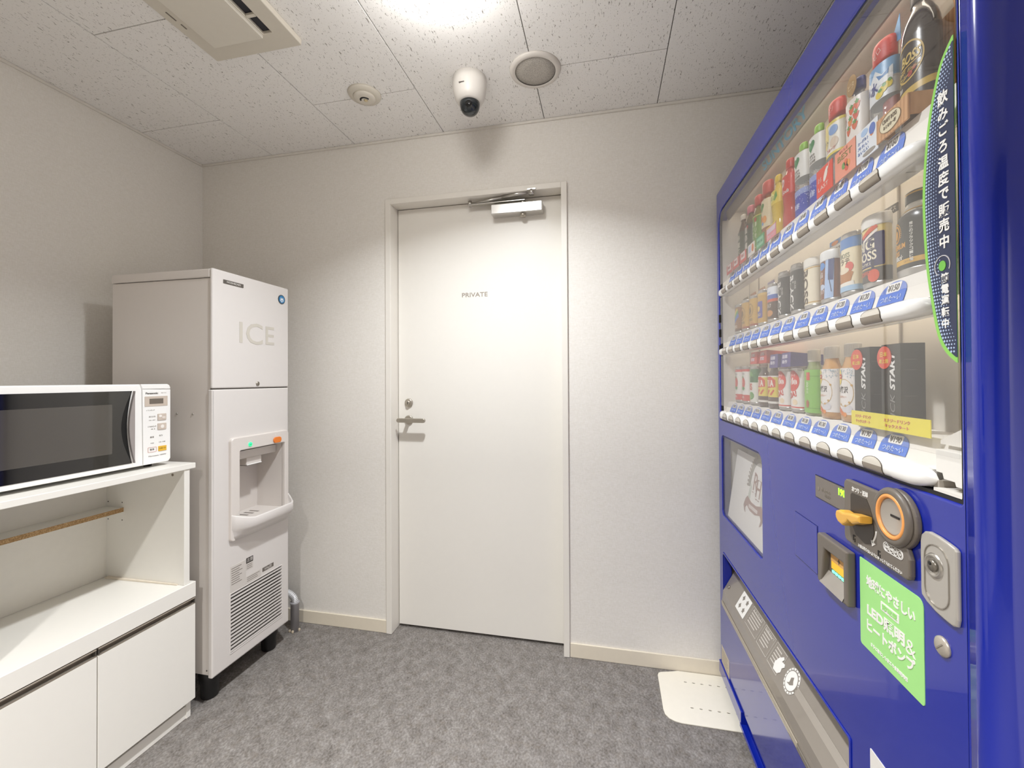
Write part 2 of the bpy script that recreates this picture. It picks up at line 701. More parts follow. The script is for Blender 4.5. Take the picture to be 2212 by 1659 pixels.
sd = thing('smoke_detector', 'round cream smoke detector on the ceiling left of the camera dome', 'detector', (-.9165, 1.522, ZC))
MB().lathe([(.0001, -.012), (.046, -.012), (.060, -.008), (.064, -.0005), (.0001, -.0005)], CREAM, 40).build('base_plate', sd)
MB().lathe([(.0001, -.021), (.030, -.021), (.040, -.018), (.043, -.0125), (.0001, -.0125)], M('#ddd6c9', .5), 40).build('sensor_head', sd)
MB().tube([(.017 * math.cos(t), .017 * math.sin(t) + .004, -.0205) for t in [PI + 0.25 + i * .165 for i in range(17)]], .0036, BLACK, 8).build('vent_slot', sd)
MB().lathe([(.0001, -.0245), (.006, -.0235), (.008, -.0210), (.0001, -.0210)], M('#d8c79f', .4), 18, c=(.002, .006, 0)).build('test_button', sd)

cm = thing('dome_camera', 'white dome security camera with a dark bubble on the ceiling above the door', 'camera', (-.487, 1.532, ZC))
MB().lathe([(.0001, -.092), (.0385, -.092), (.047, -.088), (.0555, -.074), (.0605, -.054), (.063, -.030), (.063, -.001), (.0001, -.001)], M('#e3ded7', .4), 44).build('housing', cm)
dome = MB().lathe([(.0001, -.136), (.010, -.1352), (.020, -.131), (.0285, -.124), (.0345, -.113), (.0375, -.100), (.0375, -.0905), (.0001, -.0905)], M('#1c2226', .12, coat=.4), 40).build('dark_bubble', cm)
MB().lathe([(.0001, 0), (.012, 0), (.012, .004), (.0001, .004)], M('#0a0a0c', .2), 20, xf=lambda p: Vector((.006, -.034, -.113)) + Vector((p.x, -p.z, p.y * .9))).build('lens', dome)
MB().box(-.022, -.002, -.0625, -.0555, -.050, -.047, M('#6f6a64', .6)).build('badge', cm)

sp = thing('ceiling_speaker', 'flush round ceiling speaker with a grey mesh grille', 'speaker', (-.2395, 1.5375, ZC))
MB().lathe([(.0735, -.008), (.082, -.010), (.091, -.006), (.0935, -.0005), (.0735, -.0005)], M('#ddd7cf', .5), 48, caps=False).build('trim_ring', sp)


def mat_mesh():
    t = NT('speaker_mesh')
    v = t.new('ShaderNodeTexVoronoi')
    v.inputs['Scale'].default_value = 420
    t.link(t.coord(), v.inputs['Vector'])
    c = t.ramp(v.outputs['Distance'], [(.2, lin('#8d867d')), (.55, lin('#c4beb5'))])
    t.link(c, t.b.inputs['Base Color'])
    t.b.inputs['Roughness'].default_value = .6
    t.bump(v.outputs['Distance'], .5, .001)
    return t.m


MB().lathe([(.0001, -.0075), (.040, -.0078), (.0733, -.0055), (.0733, -.0005), (.0001, -.0005)], mat_mesh(), 48).build('grille', sp)

# recessed lamp above the door: rim and glowing lens
dl = thing('downlight', 'round glowing ceiling downlight in front of the dome camera', 'lamp', (-.44, 1.07, ZC))
MB().lathe([(.048, -.004), (.058, -.0065), (.068, -.004), (.070, -.0005), (.048, -.0005)], M('#e6e1d9', .5), 40, caps=False).build('trim_ring', dl)
MB().lathe([(.0001, -.0045), (.0475, -.0045), (.0475, -.0005), (.0001, -.0005)], M('#fff8ee', .4, emit=4.0), 40).build('lens', dl)

# ================================================================== ICE DISPENSER
ice = thing('ice_dispenser', 'tall white ice dispenser with ICE lettering, dispensing bay and louvred base', 'ice machine', (-1.39, 1.291, 0), PI / 2)
IW, ID = .383, .47
b = MB()
b.box(.004, .010, .013, ID, .108, 1.5515, ICEP, .0015, 1)
b.box(IW - .010, IW - .004, .013, ID, .108, 1.5515, ICEP, .0015, 1)
b.box(.0105, IW - .0105, ID - .006, ID, .108, 1.5515, ICEP)
b.box(.0105, IW - .0105, .021, ID - .0065, .108, .114, ICEP)
b.box(.0105, IW - .0105, .140, .146, .115, 1.1, M('#8d857d', .7))
b.build('body', ice)
MB().box(.0, IW, .0125, ID, 1.5535, 1.585, ICEP, .004).build('top_cap', ice)
for yy, zz in ((.090, 1.0535), (.162, 1.0545)):
    MB().lathe([(.0001, -.002), (.0032, -.002), (.0042, 0), (.0001, 0)], STEEL, 12, xf=lambda p: Vector((.004 + p.z, yy + p.x, zz + p.y))).build('side_screw', ice)
MB().lathe([(.0001, -.0015), (.002, -.0015), (.003, 0), (.0001, 0)], SEAM, 10, xf=lambda p: Vector((.004 + p.z, .028 + p.x, .125 + p.y))).build('side_screw', ice)
up = MB().box(0, IW, 0, .012, 1.1475, 1.5870, ICEW, .006, 3).build('upper_front_panel', ice)
for ch_, w2, h2, x2 in (('I', .0145, .081, .1256), ('C', .084, .086, .1925), ('E', .047, .076, .2740)):
    MB().text(ch_, .08, x2, 1.3650, -.0006, M('#cfc9be', .5), bold=.008, ext=.0004, fit=(w2, h2)).build('letter', up)
q = MB().plate([rrect(.0455, .1365, 1.5402, 1.5545, .001)], -.0016, 0, M('#5d5751', .4))
q.text('HOSHIZAKI', .0070, .091, 1.5473, -.0021, M('#d9d5cf', .5), bold=.02, ext=.0003, wx=1.25)
q.build('nameplate', up)
q = MB().plate([ell(.3405, 1.532, .0200, .0200)], -.0020, 0, M('#3b4750', .4))
q.plate([ell(.3405, 1.532, .0165, .0165)], -.0026, -.002, M('#2f7fb6', .35))
q.plate([[(.330, 1.5235), (.3345, 1.5405), (.3405, 1.5345), (.347, 1.540), (.3505, 1.5265), (.3455, 1.5215), (.344, 1.530), (.338, 1.527)]], -.0031, -.0026, M('#dfe6ea', .4))
q.plate([ell(.3392, 1.5222, .004, .0028)], -.0031, -.0026, M('#dfe6ea', .4))
q.build('round_emblem', up)
q = MB().lathe([(.0001, 0), (.0085, 0), (.0085, .003), (.0001, .003)], SATIN, 22, xf=lambda p: Vector((.2073 + p.x, -p.z, 1.1633 + p.y)))
q.box(.2062, .2084, -.0034, -.0028, 1.158, 1.1686, SEAM)
q.build('panel_lock', up)
MB().box(.004, IW - .004, .004, .013, 1.1435, 1.1475, SEAM).build('panel_seam', ice)
lw_ = MB().plate([rrect(0, IW, .1005, 1.1435, .004), rrect(.095, .352, .612, .918, .004), rrect(.0775, .3405, .1455, .3665, .002)], 0, .020, ICEW, .005)
low = lw_.build('lower_front_panel', ice)

# dispensing bay
fr_ = MB().plate([rrect(.069, .369, .566, .9575, (.012, .012, .016, .016)), rrect(.109, .3455, .6235, .905, (.002, .002, .006, .006))], -.013, .004, ICEP, .004).build('bay_frame', low)
rc = MB()
RB = .130
rc.box(.100, .352, RB, RB + .004, .600, .912, ICEP)
rc.box(.104, .109, .0045, RB, .606, .905, ICEP)
rc.box(.3455, .350, .0045, RB, .606, .905, ICEP)
rc.box(.109, .3455, .0045, RB, .905, .910, ICEP)
rc.box(.109, .3455, -.012, RB, .612, .622, ICEP, .002)
for i in range(5):
    rc.box(.150 + i * .028, .160 + i * .028, .050, .095, .6215, .6226, M('#8a837c', .5))
rc.build('bay_recess', low)
ch = MB().box(.1095, .345, .030, .062, .862, .9045, ICEP, .003)
ch.box(.1095, .345, .030, .100, .895, .9045, ICEP)
ch.build('chute_cover', low)
MB().box(.182, .259, .0285, .075, .832, .8625, ICEP, .003).build('ice_chute', low)
MB().box(.186, .255, .032, .070, .8295, .8318, M('#6e675f', .6)).build('chute_mouth', low)
MB().box(.183, .258, .0262, .0284, .8320, .8365, WHITE_GLOSS, .0008, 1).build('chute_edge', low)
# drip tray lip: bulging apron lofted across the width
lipx = [(.071, .16, .668), (.080, .34, .664), (.096, .62, .658), (.114, .86, .652), (.134, 1.0, .647), (.334, 1.0, .647), (.348, .84, .652), (.358, .55, .662), (.364, .30, .672), (.368, .14, .678)]
vs, fs = [], []
for sx, k, zt in lipx:
    zi = .6235
    yo = -.006 - .056 * k
    for (py, pz) in ((.004, zi), (yo + .014, zi), (yo + .012, zt - .004), (yo + .008, zt), (yo + .003, zt + .0005), (yo, zt - .004), (yo, .616), (yo + .006, .606), (yo * .55, .588), (yo * .22 - .006, .5685), (.002, .566)):
        vs.append((sx, min(py, .004), pz))
n = 11
for i in range(len(lipx) - 1):
    for j in range(n - 1):
        fs.append((i * n + j, (i + 1) * n + j, (i + 1) * n + j + 1, i * n + j + 1))
fs.append(tuple(range(n)))
fs.append(tuple(reversed(range((len(lipx) - 1) * n, len(lipx) * n))))
tr = MB().add(vs, fs, ICEW, True)
tr.build('drip_tray', low)
MB().plate([rrect(.2765, .3205, .9095, .934, .0115)], -.0185, -.013, M('#ef7f1a', .35, coat=.4), .002).build('orange_button', low)
MB().text('製氷', .0085, .2985, .9425, -.0134, M('#f6f3ef', .5), ext=.0002).build('button_caption', low)
MB().lathe([(.0001, 0), (.0085, 0), (.0085, .003), (.0001, .003)], M('#2fe08c', .3, emit=.9), 18, xf=lambda p: Vector((.156 + p.x, -.013 - p.z, .9235 + p.y))).build('green_indicator', low)
MB().box(.1515, .1605, -.0166, -.0160, .9225, .9245, M('#14694a', .5), xf=None).build('indicator_mark', low)
q = MB().box(.1092, .1098, .050, .085, .745, .785, M('#cfc8c0', .5))
for i in range(5):
    q.box(.1098, .1101, .052, .060 + .020 * random.random() + .003, .750 + i * .007, .7535 + i * .007, M('#5a544d', .6))
q.build('caution_label', low)

# stickers above the louvres
gy = M('#d3cdc7', .5)
ink = M('#7d766e', .6)
q = MB().plate([[(.0765, .372), (.0765, .470), (.149, .470), (.149, .402), (.225, .402), (.225, .372)]], -.0007, 0, gy)
for i in range(8):
    ln = .035 + .03 * random.random()
    q.box(.081, .081 + ln, -.0010, -.0007, .459 - i * .0085, .4615 - i * .0085, ink)
for i in range(3):
    q.box(.154, .154 + .05 + .015 * random.random(), -.0010, -.0007, .394 - i * .007, .396 - i * .007, ink)
q.build('specification_label', low)
q = MB().plate([rrect(.150, .184, .452, .473, .001)], -.0007, 0, M('#37322e', .5))
q.text('注意', .0115, .167, .4625, -.0011, gy, ext=.0002)
q.plate([rrect(.150, .184, .425, .451, .001)], -.0007, 0, gy)
for i in range(3):
    q.box(.153, .178, -.0010, -.0007, .444 - i * .007, .446 - i * .007, ink)
q.build('caution_label', low)
q = MB().plate([rrect(.232, .293, .384, .400, .001)], -.0007, 0, M('#6d665f', .5))
q.text('60kg型', .009, .2625, .392, -.0011, gy, ext=.0002, wx=1.1)
q.build('filter_label', low)

# louvres, each slat its own piece
gr = MB().plate([rrect(.0735, .3445, .1415, .3705, .003), rrect(.078, .340, .146, .366, .002)], -.0015, .012, ICEW, .001).build('grille', low)
MB().box(.078, .340, .036, .040, .146, .366, M('#4a443e', .8)).build('grille_filter', gr)
slat = None
for i in range(16):
    z0 = .1515 + i * .01375
    if slat is None:
        bm_ = MB()
        cs = [(-.001, -.0030), (.009, -.0008), (.009, .0010), (-.001, .0028)]
        v_ = [(x, y, z) for x in (.0781, .3399) for (y, z) in cs]
        bm_.add(v_, [(0, 1, 5, 4), (1, 2, 6, 5), (2, 3, 7, 6), (3, 0, 4, 7), (3, 2, 1, 0), (4, 5, 6, 7)], ICEW)
        slat = bm_.build('slat', gr)
        slat.location = (0, 0, z0)
    else:
        o = slat.copy()
        COL.objects.link(o)
        o.location = (0, 0, z0)
leg = None
for lx, ly in ((.048, .062), (.335, .062), (.048, .42), (.335, .42)):
    if leg is None:
        leg = MB().lathe([(.0001, .0), (.026, .0), (.029, .006), (.030, .050), (.034, .066), (.036, .1075), (.0001, .1075)], BLACK, 20).build('leg', ice)
    else:
        leg = leg.copy()
        COL.objects.link(leg)
    leg.location = (lx, ly, 0)

# drain hose and floor sleeve beside the dispenser
dp = thing('drain_pipe', 'grey drain pipe stub with a ribbed silver hose beside the ice dispenser', 'pipe', (-1.432, 1.765, 0))
MB().lathe([(.0001, 0), (.0185, 0), (.0185, .128), (.0205, .130), (.0205, .137), (.015, .138), (.0001, .138)], M('#a3a1a4', .45), 26).build('pipe_sleeve', dp)
pts, rads = [], []
for i in range(61):
    t = i / 60
    a_ = t * PI * .52
    pts.append((-.062 * (1 - math.cos(a_)) - max(0, t - .8) * .2, -.030 * (1 - math.cos(a_)), .136 + .055 * math.sin(a_)))
    rads.append(.0150 if i % 4 < 2 else .0125)
MB().tube(pts, .014, M('#dcdddf', .35, metal=.3), 16, rads=rads).build('ribbed_hose', dp)
for dx, dy in ((.004, -.020), (.020, .004), (-.014, -.016)):
    MB().box(dx - .005, dx + .005, dy - .004, dy + .004, .0005, .012, M('#cdbfa8', .9), .003).build('sealant_lump', dp)

# ================================================================== KITCHEN CABINET WITH HUTCH
cab = thing('kitchen_cabinet', 'white open hutch cabinet with two doors and a chipboard-edged shelf under the microwave', 'cabinet', (-1.41, .648, 0), PI / 2)
CW, CD = .597, .362
for x0, x1 in ((.0015, .0165), (.580, .5955)):
    MB().box(x0, x1, .0195, CD, .001, .419, WHITE, .0008, 1).build('side_panel', cab)
MB().box(.017, .5795, .345, .352, .05, .419, WHITE).build('base_back', cab)
MB().box(.017, .5795, .022, .344, .072, .087, WHITE).build('base_floor', cab)
MB().box(.017, .590, .0235, .038, .001, .0435, WHITE, .0008, 1).build('plinth_rail', cab)
MB().box(.017, .5795, .060, .072, .001, .071, M('#c9c4ba', .6)).build('plinth_back', cab)
ALU = M('#a79c8f', .38, metal=.5)
for x0, x1 in ((.0012, .2975), (.3000, .5962)):
    d = MB().box(x0, x1, 0, .018, .067, .3965, WHITE, .0012, 1).build('door', cab)
    h = MB()
    h.box(x0 + .001, x1 - .001, .014, .018, .3968, .4155, M('#6e6459', .45, metal=.4))
    h.box(x0 + .001, x1 - .001, -.0005, .018, .4135, .4178, ALU, .0008, 1)
    h.box(x0 + .001, x1 - .001, -.0002, .004, .3966, .3990, ALU)
    h.build('channel_handle', d)
    for ex in (x0 + .001, x1 - .004):
        MB().box(ex, ex + .003, .001, .0138, .3992, .4133, SEAM).build('handle_end_cap', d)
MB().box(0, CW, -.001, CD, .4205, .4735, WHITE, .0012, 1).build('counter_board', cab)
for x0, x1 in ((.019, .039), (.558, .578)):
    MB().box(x0, x1, .004, CD, .474, .8695, WHITE, .0008, 1).build('hutch_side', cab)
MB().box(.0392, .5578, .347, .353, .474, .8695, M('#eae6dc', .45)).build('hutch_back', cab)
MB().box(0, CW, 0, CD, .870, .8885, WHITE, .0012, 1).build('top_board', cab)
sh = MB().box(.0395, .5575, .2695, .3465, .7115, .7265, WHITE).build('inner_shelf', cab)
MB().box(.0395, .5575, .2680, .2694, .7115, .7265, CHIP).build('raw_front_edge', sh)
for yy in (.339, .275):
    for zz in (.744, .6815):
        MB().lathe([(.0001, 0), (.0022, 0), (.0022, .0004), (.0001, .0004)], SEAM, 10, xf=lambda p: Vector((.558 - p.z, yy + p.x, zz + p.y))).build('shelf_pin_hole', cab)
MB().lathe([(.0001, 0), (.0045, 0), (.0045, .001), (.0001, .001)], M('#8e8474', .5), 14, xf=lambda p: Vector((.558 - p.z, .053 + p.x, .851 + p.y))).build('screw_cap', cab)
MB().add([(.5535, .030, .474), (.5575, .030, .474), (.5575, .335, .474), (.5445, .335, .474),
          (.5535, .030, .4785), (.5575, .030, .4785), (.5575, .335, .4785), (.5445, .335, .4785)],
         [(0, 3, 2, 1), (4, 5, 6, 7), (0, 1, 5, 4), (1, 2, 6, 5), (2, 3, 7, 6), (3, 0, 4, 7)], M('#e7dccb', .5)).build('edge_strip', cab)

# ================================================================== MICROWAVE
mw = thing('microwave_oven', 'white microwave oven with a dark glass door on the hutch top', 'microwave', (-1.47, .712, .8885), PI / 2)
MWW = .493
body = MB()
body.box(0.001, MWW - .001, .022, .290, .0125, .276, WHITE_GLOSS, .008, 3)
body.build('casing', mw)
for fx in (.04, .45):
    for fy in (.045, .255):
        MB().lathe([(.0001, 0), (.011, 0), (.013, .0128), (.0001, .0128)], BLACK, 14, c=(fx, fy, 0)).build('foot', mw)
dr = MB().plate([[(0.002, .012), (.4025, .012), (.4025, .020), (.3985, .260), (.3925, .277), (.002, .277)]], 0, .021, WHITE_GLOSS, .004).build('door', mw)
DGL = M('#141210', .06, coat=1.0, var=.05)
zc_, hz = .1415, .1145


def crv(xe, xm, k=14, rev=False):
    o = [(xe + (xm - xe) * math.cos((i / k - .5) * PI), zc_ + hz * (2 * i / k - 1)) for i in range(k + 1)]
    return o[::-1] if rev else o


gl = MB().plate([[(.022, zc_ - hz), (.366, zc_ - hz)] + crv(.3665, .337)[1:-1] + [(.366, zc_ + hz), (.022, zc_ + hz)]], -.0015, 0, DGL).build('door_glass', dr)
MB().plate([rrect(.040, .3105, .0655, .216, .002)], -.0019, -.0015, M('#4a4641', .07, coat=1.0, var=.08, scale=900)).build('perforated_window', dr)
MB().plate([crv(.3665, .336) + crv(.3660, .352, rev=True)], -.0018, 0, M('#060606', .5)).build('handle_recess', dr)
MB().plate([crv(.3702, .3535) + crv(.3704, .3705, rev=True)], -.010, -.002, M('#a9a2a0', .3, metal=.4), .0015).build('door_handle', dr)
cp = MB().plate([[(.4035, .020), (.4035, .0125), (.485, .0125), (.4925, .021), (.4925, .258), (.3990, .260), (.3997, .255)]], .0005, .021, WHITE_GLOSS, .002).build('control_panel', mw)
MB().plate([[(.3935, .277), (.482, .277), (.489, .2735), (.4925, .266), (.4925, .2595), (.3995, .2605)]], .0005, .021, WHITE_GLOSS, .003).build('panel_top', mw)
YP = .0005
MB().text('Panasonic', .0066, .4295, .2465, YP - .0004, M('#5c564f', .5), bold=.03, ext=.0003, wx=1.12).build('lettering', cp)
MB().text('NE-T151', .0034, .4685, .2470, YP - .0004, M('#b3aca4', .5), ext=.0002).build('lettering', cp)
q = MB().plate([rrect(.4065, .481, .2035, .2365, .0015)], YP - .0012, YP, M('#cdbfb1', .4)).build('display_bezel', cp)
MB().plate([rrect(.4210, .4662, .2113, .2287, .0005)], YP - .0016, YP - .0012, M('#6f655b', .25)).build('display', cp)
mi = M('#8b837b', .6)
for z_ in (.1555, .1235):
    o = MB().plate([rrect(.4475, .4762, z_, z_ + .0215, .002)], YP - .0030, YP, M('#d2c4b7', .4), .001).build('push_button', cp)
    if z_ > .14:
        MB().plate([ell(.4555, z_ + .014, .0050, .0040)], YP - .0034, YP - .003, M('#f4efe9', .4)).build('button_mark', o)
        MB().plate([ell(.4665, z_ + .009, .0060, .0030)], YP - .0034, YP - .003, M('#e9e0d7', .4)).build('button_mark', o)
    else:
        MB().plate([star(.4620, z_ + .0107, .0068, .0052, 8)], YP - .0034, YP - .003, M('#f4efe9', .4)).build('button_mark', o)
q = MB()
for tx, x_, z_, sz in (('1 ワンタッチ', .4255, .1905, .0042), ('あたため', .4305, .1690, .0052), ('ごはん・おかず', .4300, .1575, .0030), ('2 のみもの', .4300, .1365, .0052),
                       ('牛乳・酒', .4330, .1275, .0032), ('解凍', .4300, .1010, .0060), ('出力', .4590, .1035, .0055), ('10分', .4310, .0810, .0036), ('1分 10秒', .4635, .0815, .0036),
                       ('Microwave 1000W', .4480, .0385, .0042)):
    q.text(tx, sz, x_, z_, YP - .0004, mi, ext=.0002, fit=(min(.027, sz * len(tx) * 1.0) if len(tx) < 14 else .058, sz))
q.build('printed_legend', cp)['kind'] = 'stuff'
MB().plate([rrect(.4167, .4440, .0515, .0680, .0016), rrect(.4175, .4432, .0523, .0672, .001)], YP - .0012, YP, M('#d3a49a', .5)).build('cancel_key', cp)
MB().text('取消', .0052, .4303, .0597, YP - .0006, mi, ext=.0003).build('cancel_key', cp)
q = MB().plate([rrect(.4502, .4770, .0515, .0680, .001)], YP - .0018, YP, M('#e9b83c', .4))
q.text('スタート', .0042, .4636, .0597, YP - .0022, M('#6a5320', .5), ext=.0002)
q.build('start_key', cp)

# ================================================================== ANTI-TIP FLOOR PLATE
fp = MB()
upf = lambda p: Vector((p.x, p.z, -p.y))
outer = [(.2100, 1.8105), (.2000, 1.8035), (.1955, 1.7900), (.1935, 1.610), (.1965, 1.588), (.2080, 1.572), (.2260, 1.562), (.2480, 1.5575), (.700, 1.5575), (.700, 1.8300), (.2760, 1.8300), (.2400, 1.8180)]
holes = []
for i in range(8):
    holes.append(ell(.2951 + i * .0296, 1.7689, .0062, .0030, 10))
    holes.append(ell(.2945 + i * .0300, 1.6358, .0062, .0030, 10))
fp.plate([outer] + holes, -.0042, -.0006, M('#efe9da', .42), .0008, xf=upf)
o = fp.build('floor_plate')
tag(o, 'cream perforated steel floor plate sticking out from under the blue vending machine', 'plate')

# ================================================================== VENDING MACHINE
XV, YF = .427, 1.79
VL = (XV, YF, 0)
VR = -PI / 2
vm = thing('vending_machine', 'blue drinks vending machine with three lit shelves of sample drinks', 'vending machine', VL, VR)
VW, VT, VB = 1.200, 1.884, .052
GASKET = M('#17171b', .5)
INNER = M('#e9e4dc', .5, var=.012)
BACKW = M('#d5cec3', .55, var=.015)
VDEP = .68

body = MB()
body.box(.004, VW - .004, .112, VDEP, VB + .03, VT - .006, NAVY, .004)
body.build('cabinet_body', vm)

# door: one pressed front sheet with three openings, and a rounded post at the near end
win = rrect(.030, 1.157, 1.0165, 1.803, (.004, .004, .05, .055))
smp = rrect(.044, .464, .666, .9615, (.020, .012, .034, .020))
outl = rrect(.053, .899, .322, .522, (.006, .006, .006, .012))
MB().plate([rrect(0, 1.1655, VB + .045, VT, (.002, .002, .002, .010)), win, smp, outl], 0, .030, BLUE, .0035).build('door_front', vm)
q = MB()
# bottom of the door: plain part at the far end, a kick recess with a lip along the rest
q.box(0, .270, -.006, .024, VB, VB + .0445, BLUE, .002)
q.box(.270, 1.1655, .012, .030, VB + .004, VB + .0445, BLUE)
q.box(.270, 1.1655, -.010, .012, VB, VB + .006, BLUE, .0015, 1)
q.box(.270, 1.1655, -.0098, -.0070, VB + .006, VB + .012, BLUE, .001, 1)
q.build('kick_lip', vm)
post = MB()
pp = [(1.166, .112), (1.166, .0), (1.180, .0)]
for i in range(1, 10):
    t = i / 9 * PI / 2
    pp.append((1.180 + .020 * math.sin(t), .022 - .022 * math.cos(t)))
pp += [(1.200, .112)]
nn = len(pp)
vs = [(x, y, z) for z in (VB, VT) for x, y in pp]
fs = [(i, (i + 1) % nn, nn + (i + 1) % nn, nn + i) for i in range(nn)]
post.add(vs, fs, BLUE, False)
post.add([(x, y, VT) for x, y in pp], [tuple(range(nn))], BLUE)
post.add([(x, y, VB) for x, y in pp], [tuple(reversed(range(nn)))], BLUE)
pm = post.build('corner_post', vm)
for p in pm.data.polygons:
    p.use_smooth = abs(p.normal.z) < .5 and len(p.vertices) == 4
q = MB()
q.box(0, .026, .0305, .112, VB, VT, BLUE)
q.box(.0265, 1.1655, .0305, .112, 1.806, VT - .001, BLUE)
q.box(.0265, 1.1655, .0305, .112, .976, 1.012, NAVY)
q.build('door_edge', vm)
q = MB().plate([win, rrect(.0355, 1.1525, 1.0215, 1.7965, (.003, .003, .046, .050))], .0035, .0105, GASKET)
q.build('window_gasket', vm)
# hinge-side catches seen between the far stile and the window
for zz in (1.33, 1.385, 1.27):
    MB().box(.0285, .0335, -.0022, .003, zz, zz + .030, GASKET, .001, 1).build('hinge_clip', vm)

# display cavity
MB().box(.0355, 1.1525, .103, .110, 1.0125, 1.8055, BACKW).build('display_back', vm)
q = MB()
q.box(.0285, .0352, .0112, .1025, 1.0125, 1.8055, INNER)
q.box(1.1530, 1.1650, .035, .1025, 1.0125, 1.8055, INNER)
q.build('display_side', vm)
MB().box(.0355, 1.1525, .035, .1025, 1.7975, 1.8055, BACKW).build('display_top', vm)
for sx in (.140, .872):
    MB().box(sx, sx + .004, .0995, .1028, 1.04, 1.80, M('#9a9186', .6)).build('back_seam', vm)
hp = MB().add([(.040, .020, 1.7955), (1.150, .020, 1.7955), (1.150, .032, 1.770), (.040, .032, 1.770),
               (.040, .036, 1.7955), (1.150, .036, 1.7955), (1.150, .036, 1.770), (.040, .036, 1.770)],
              [(0, 3, 2, 1), (4, 5, 6, 7), (0, 1, 5, 4), (1, 2, 6, 5), (2, 3, 7, 6), (3, 0, 4, 7)], M('#8f867a', .4))
hp.text('SUNTORY', .0185, .5630, 1.7840, .0235, M('#5fc8e6', .4), bold=.05, ext=.0004, shear=.12, fit=(.285, .0205),
        xf=lambda p: Vector((p.x, .0200 + (1.7955 - p.z) * .47 - .0006, p.z)))
hp.build('header_strip', vm)

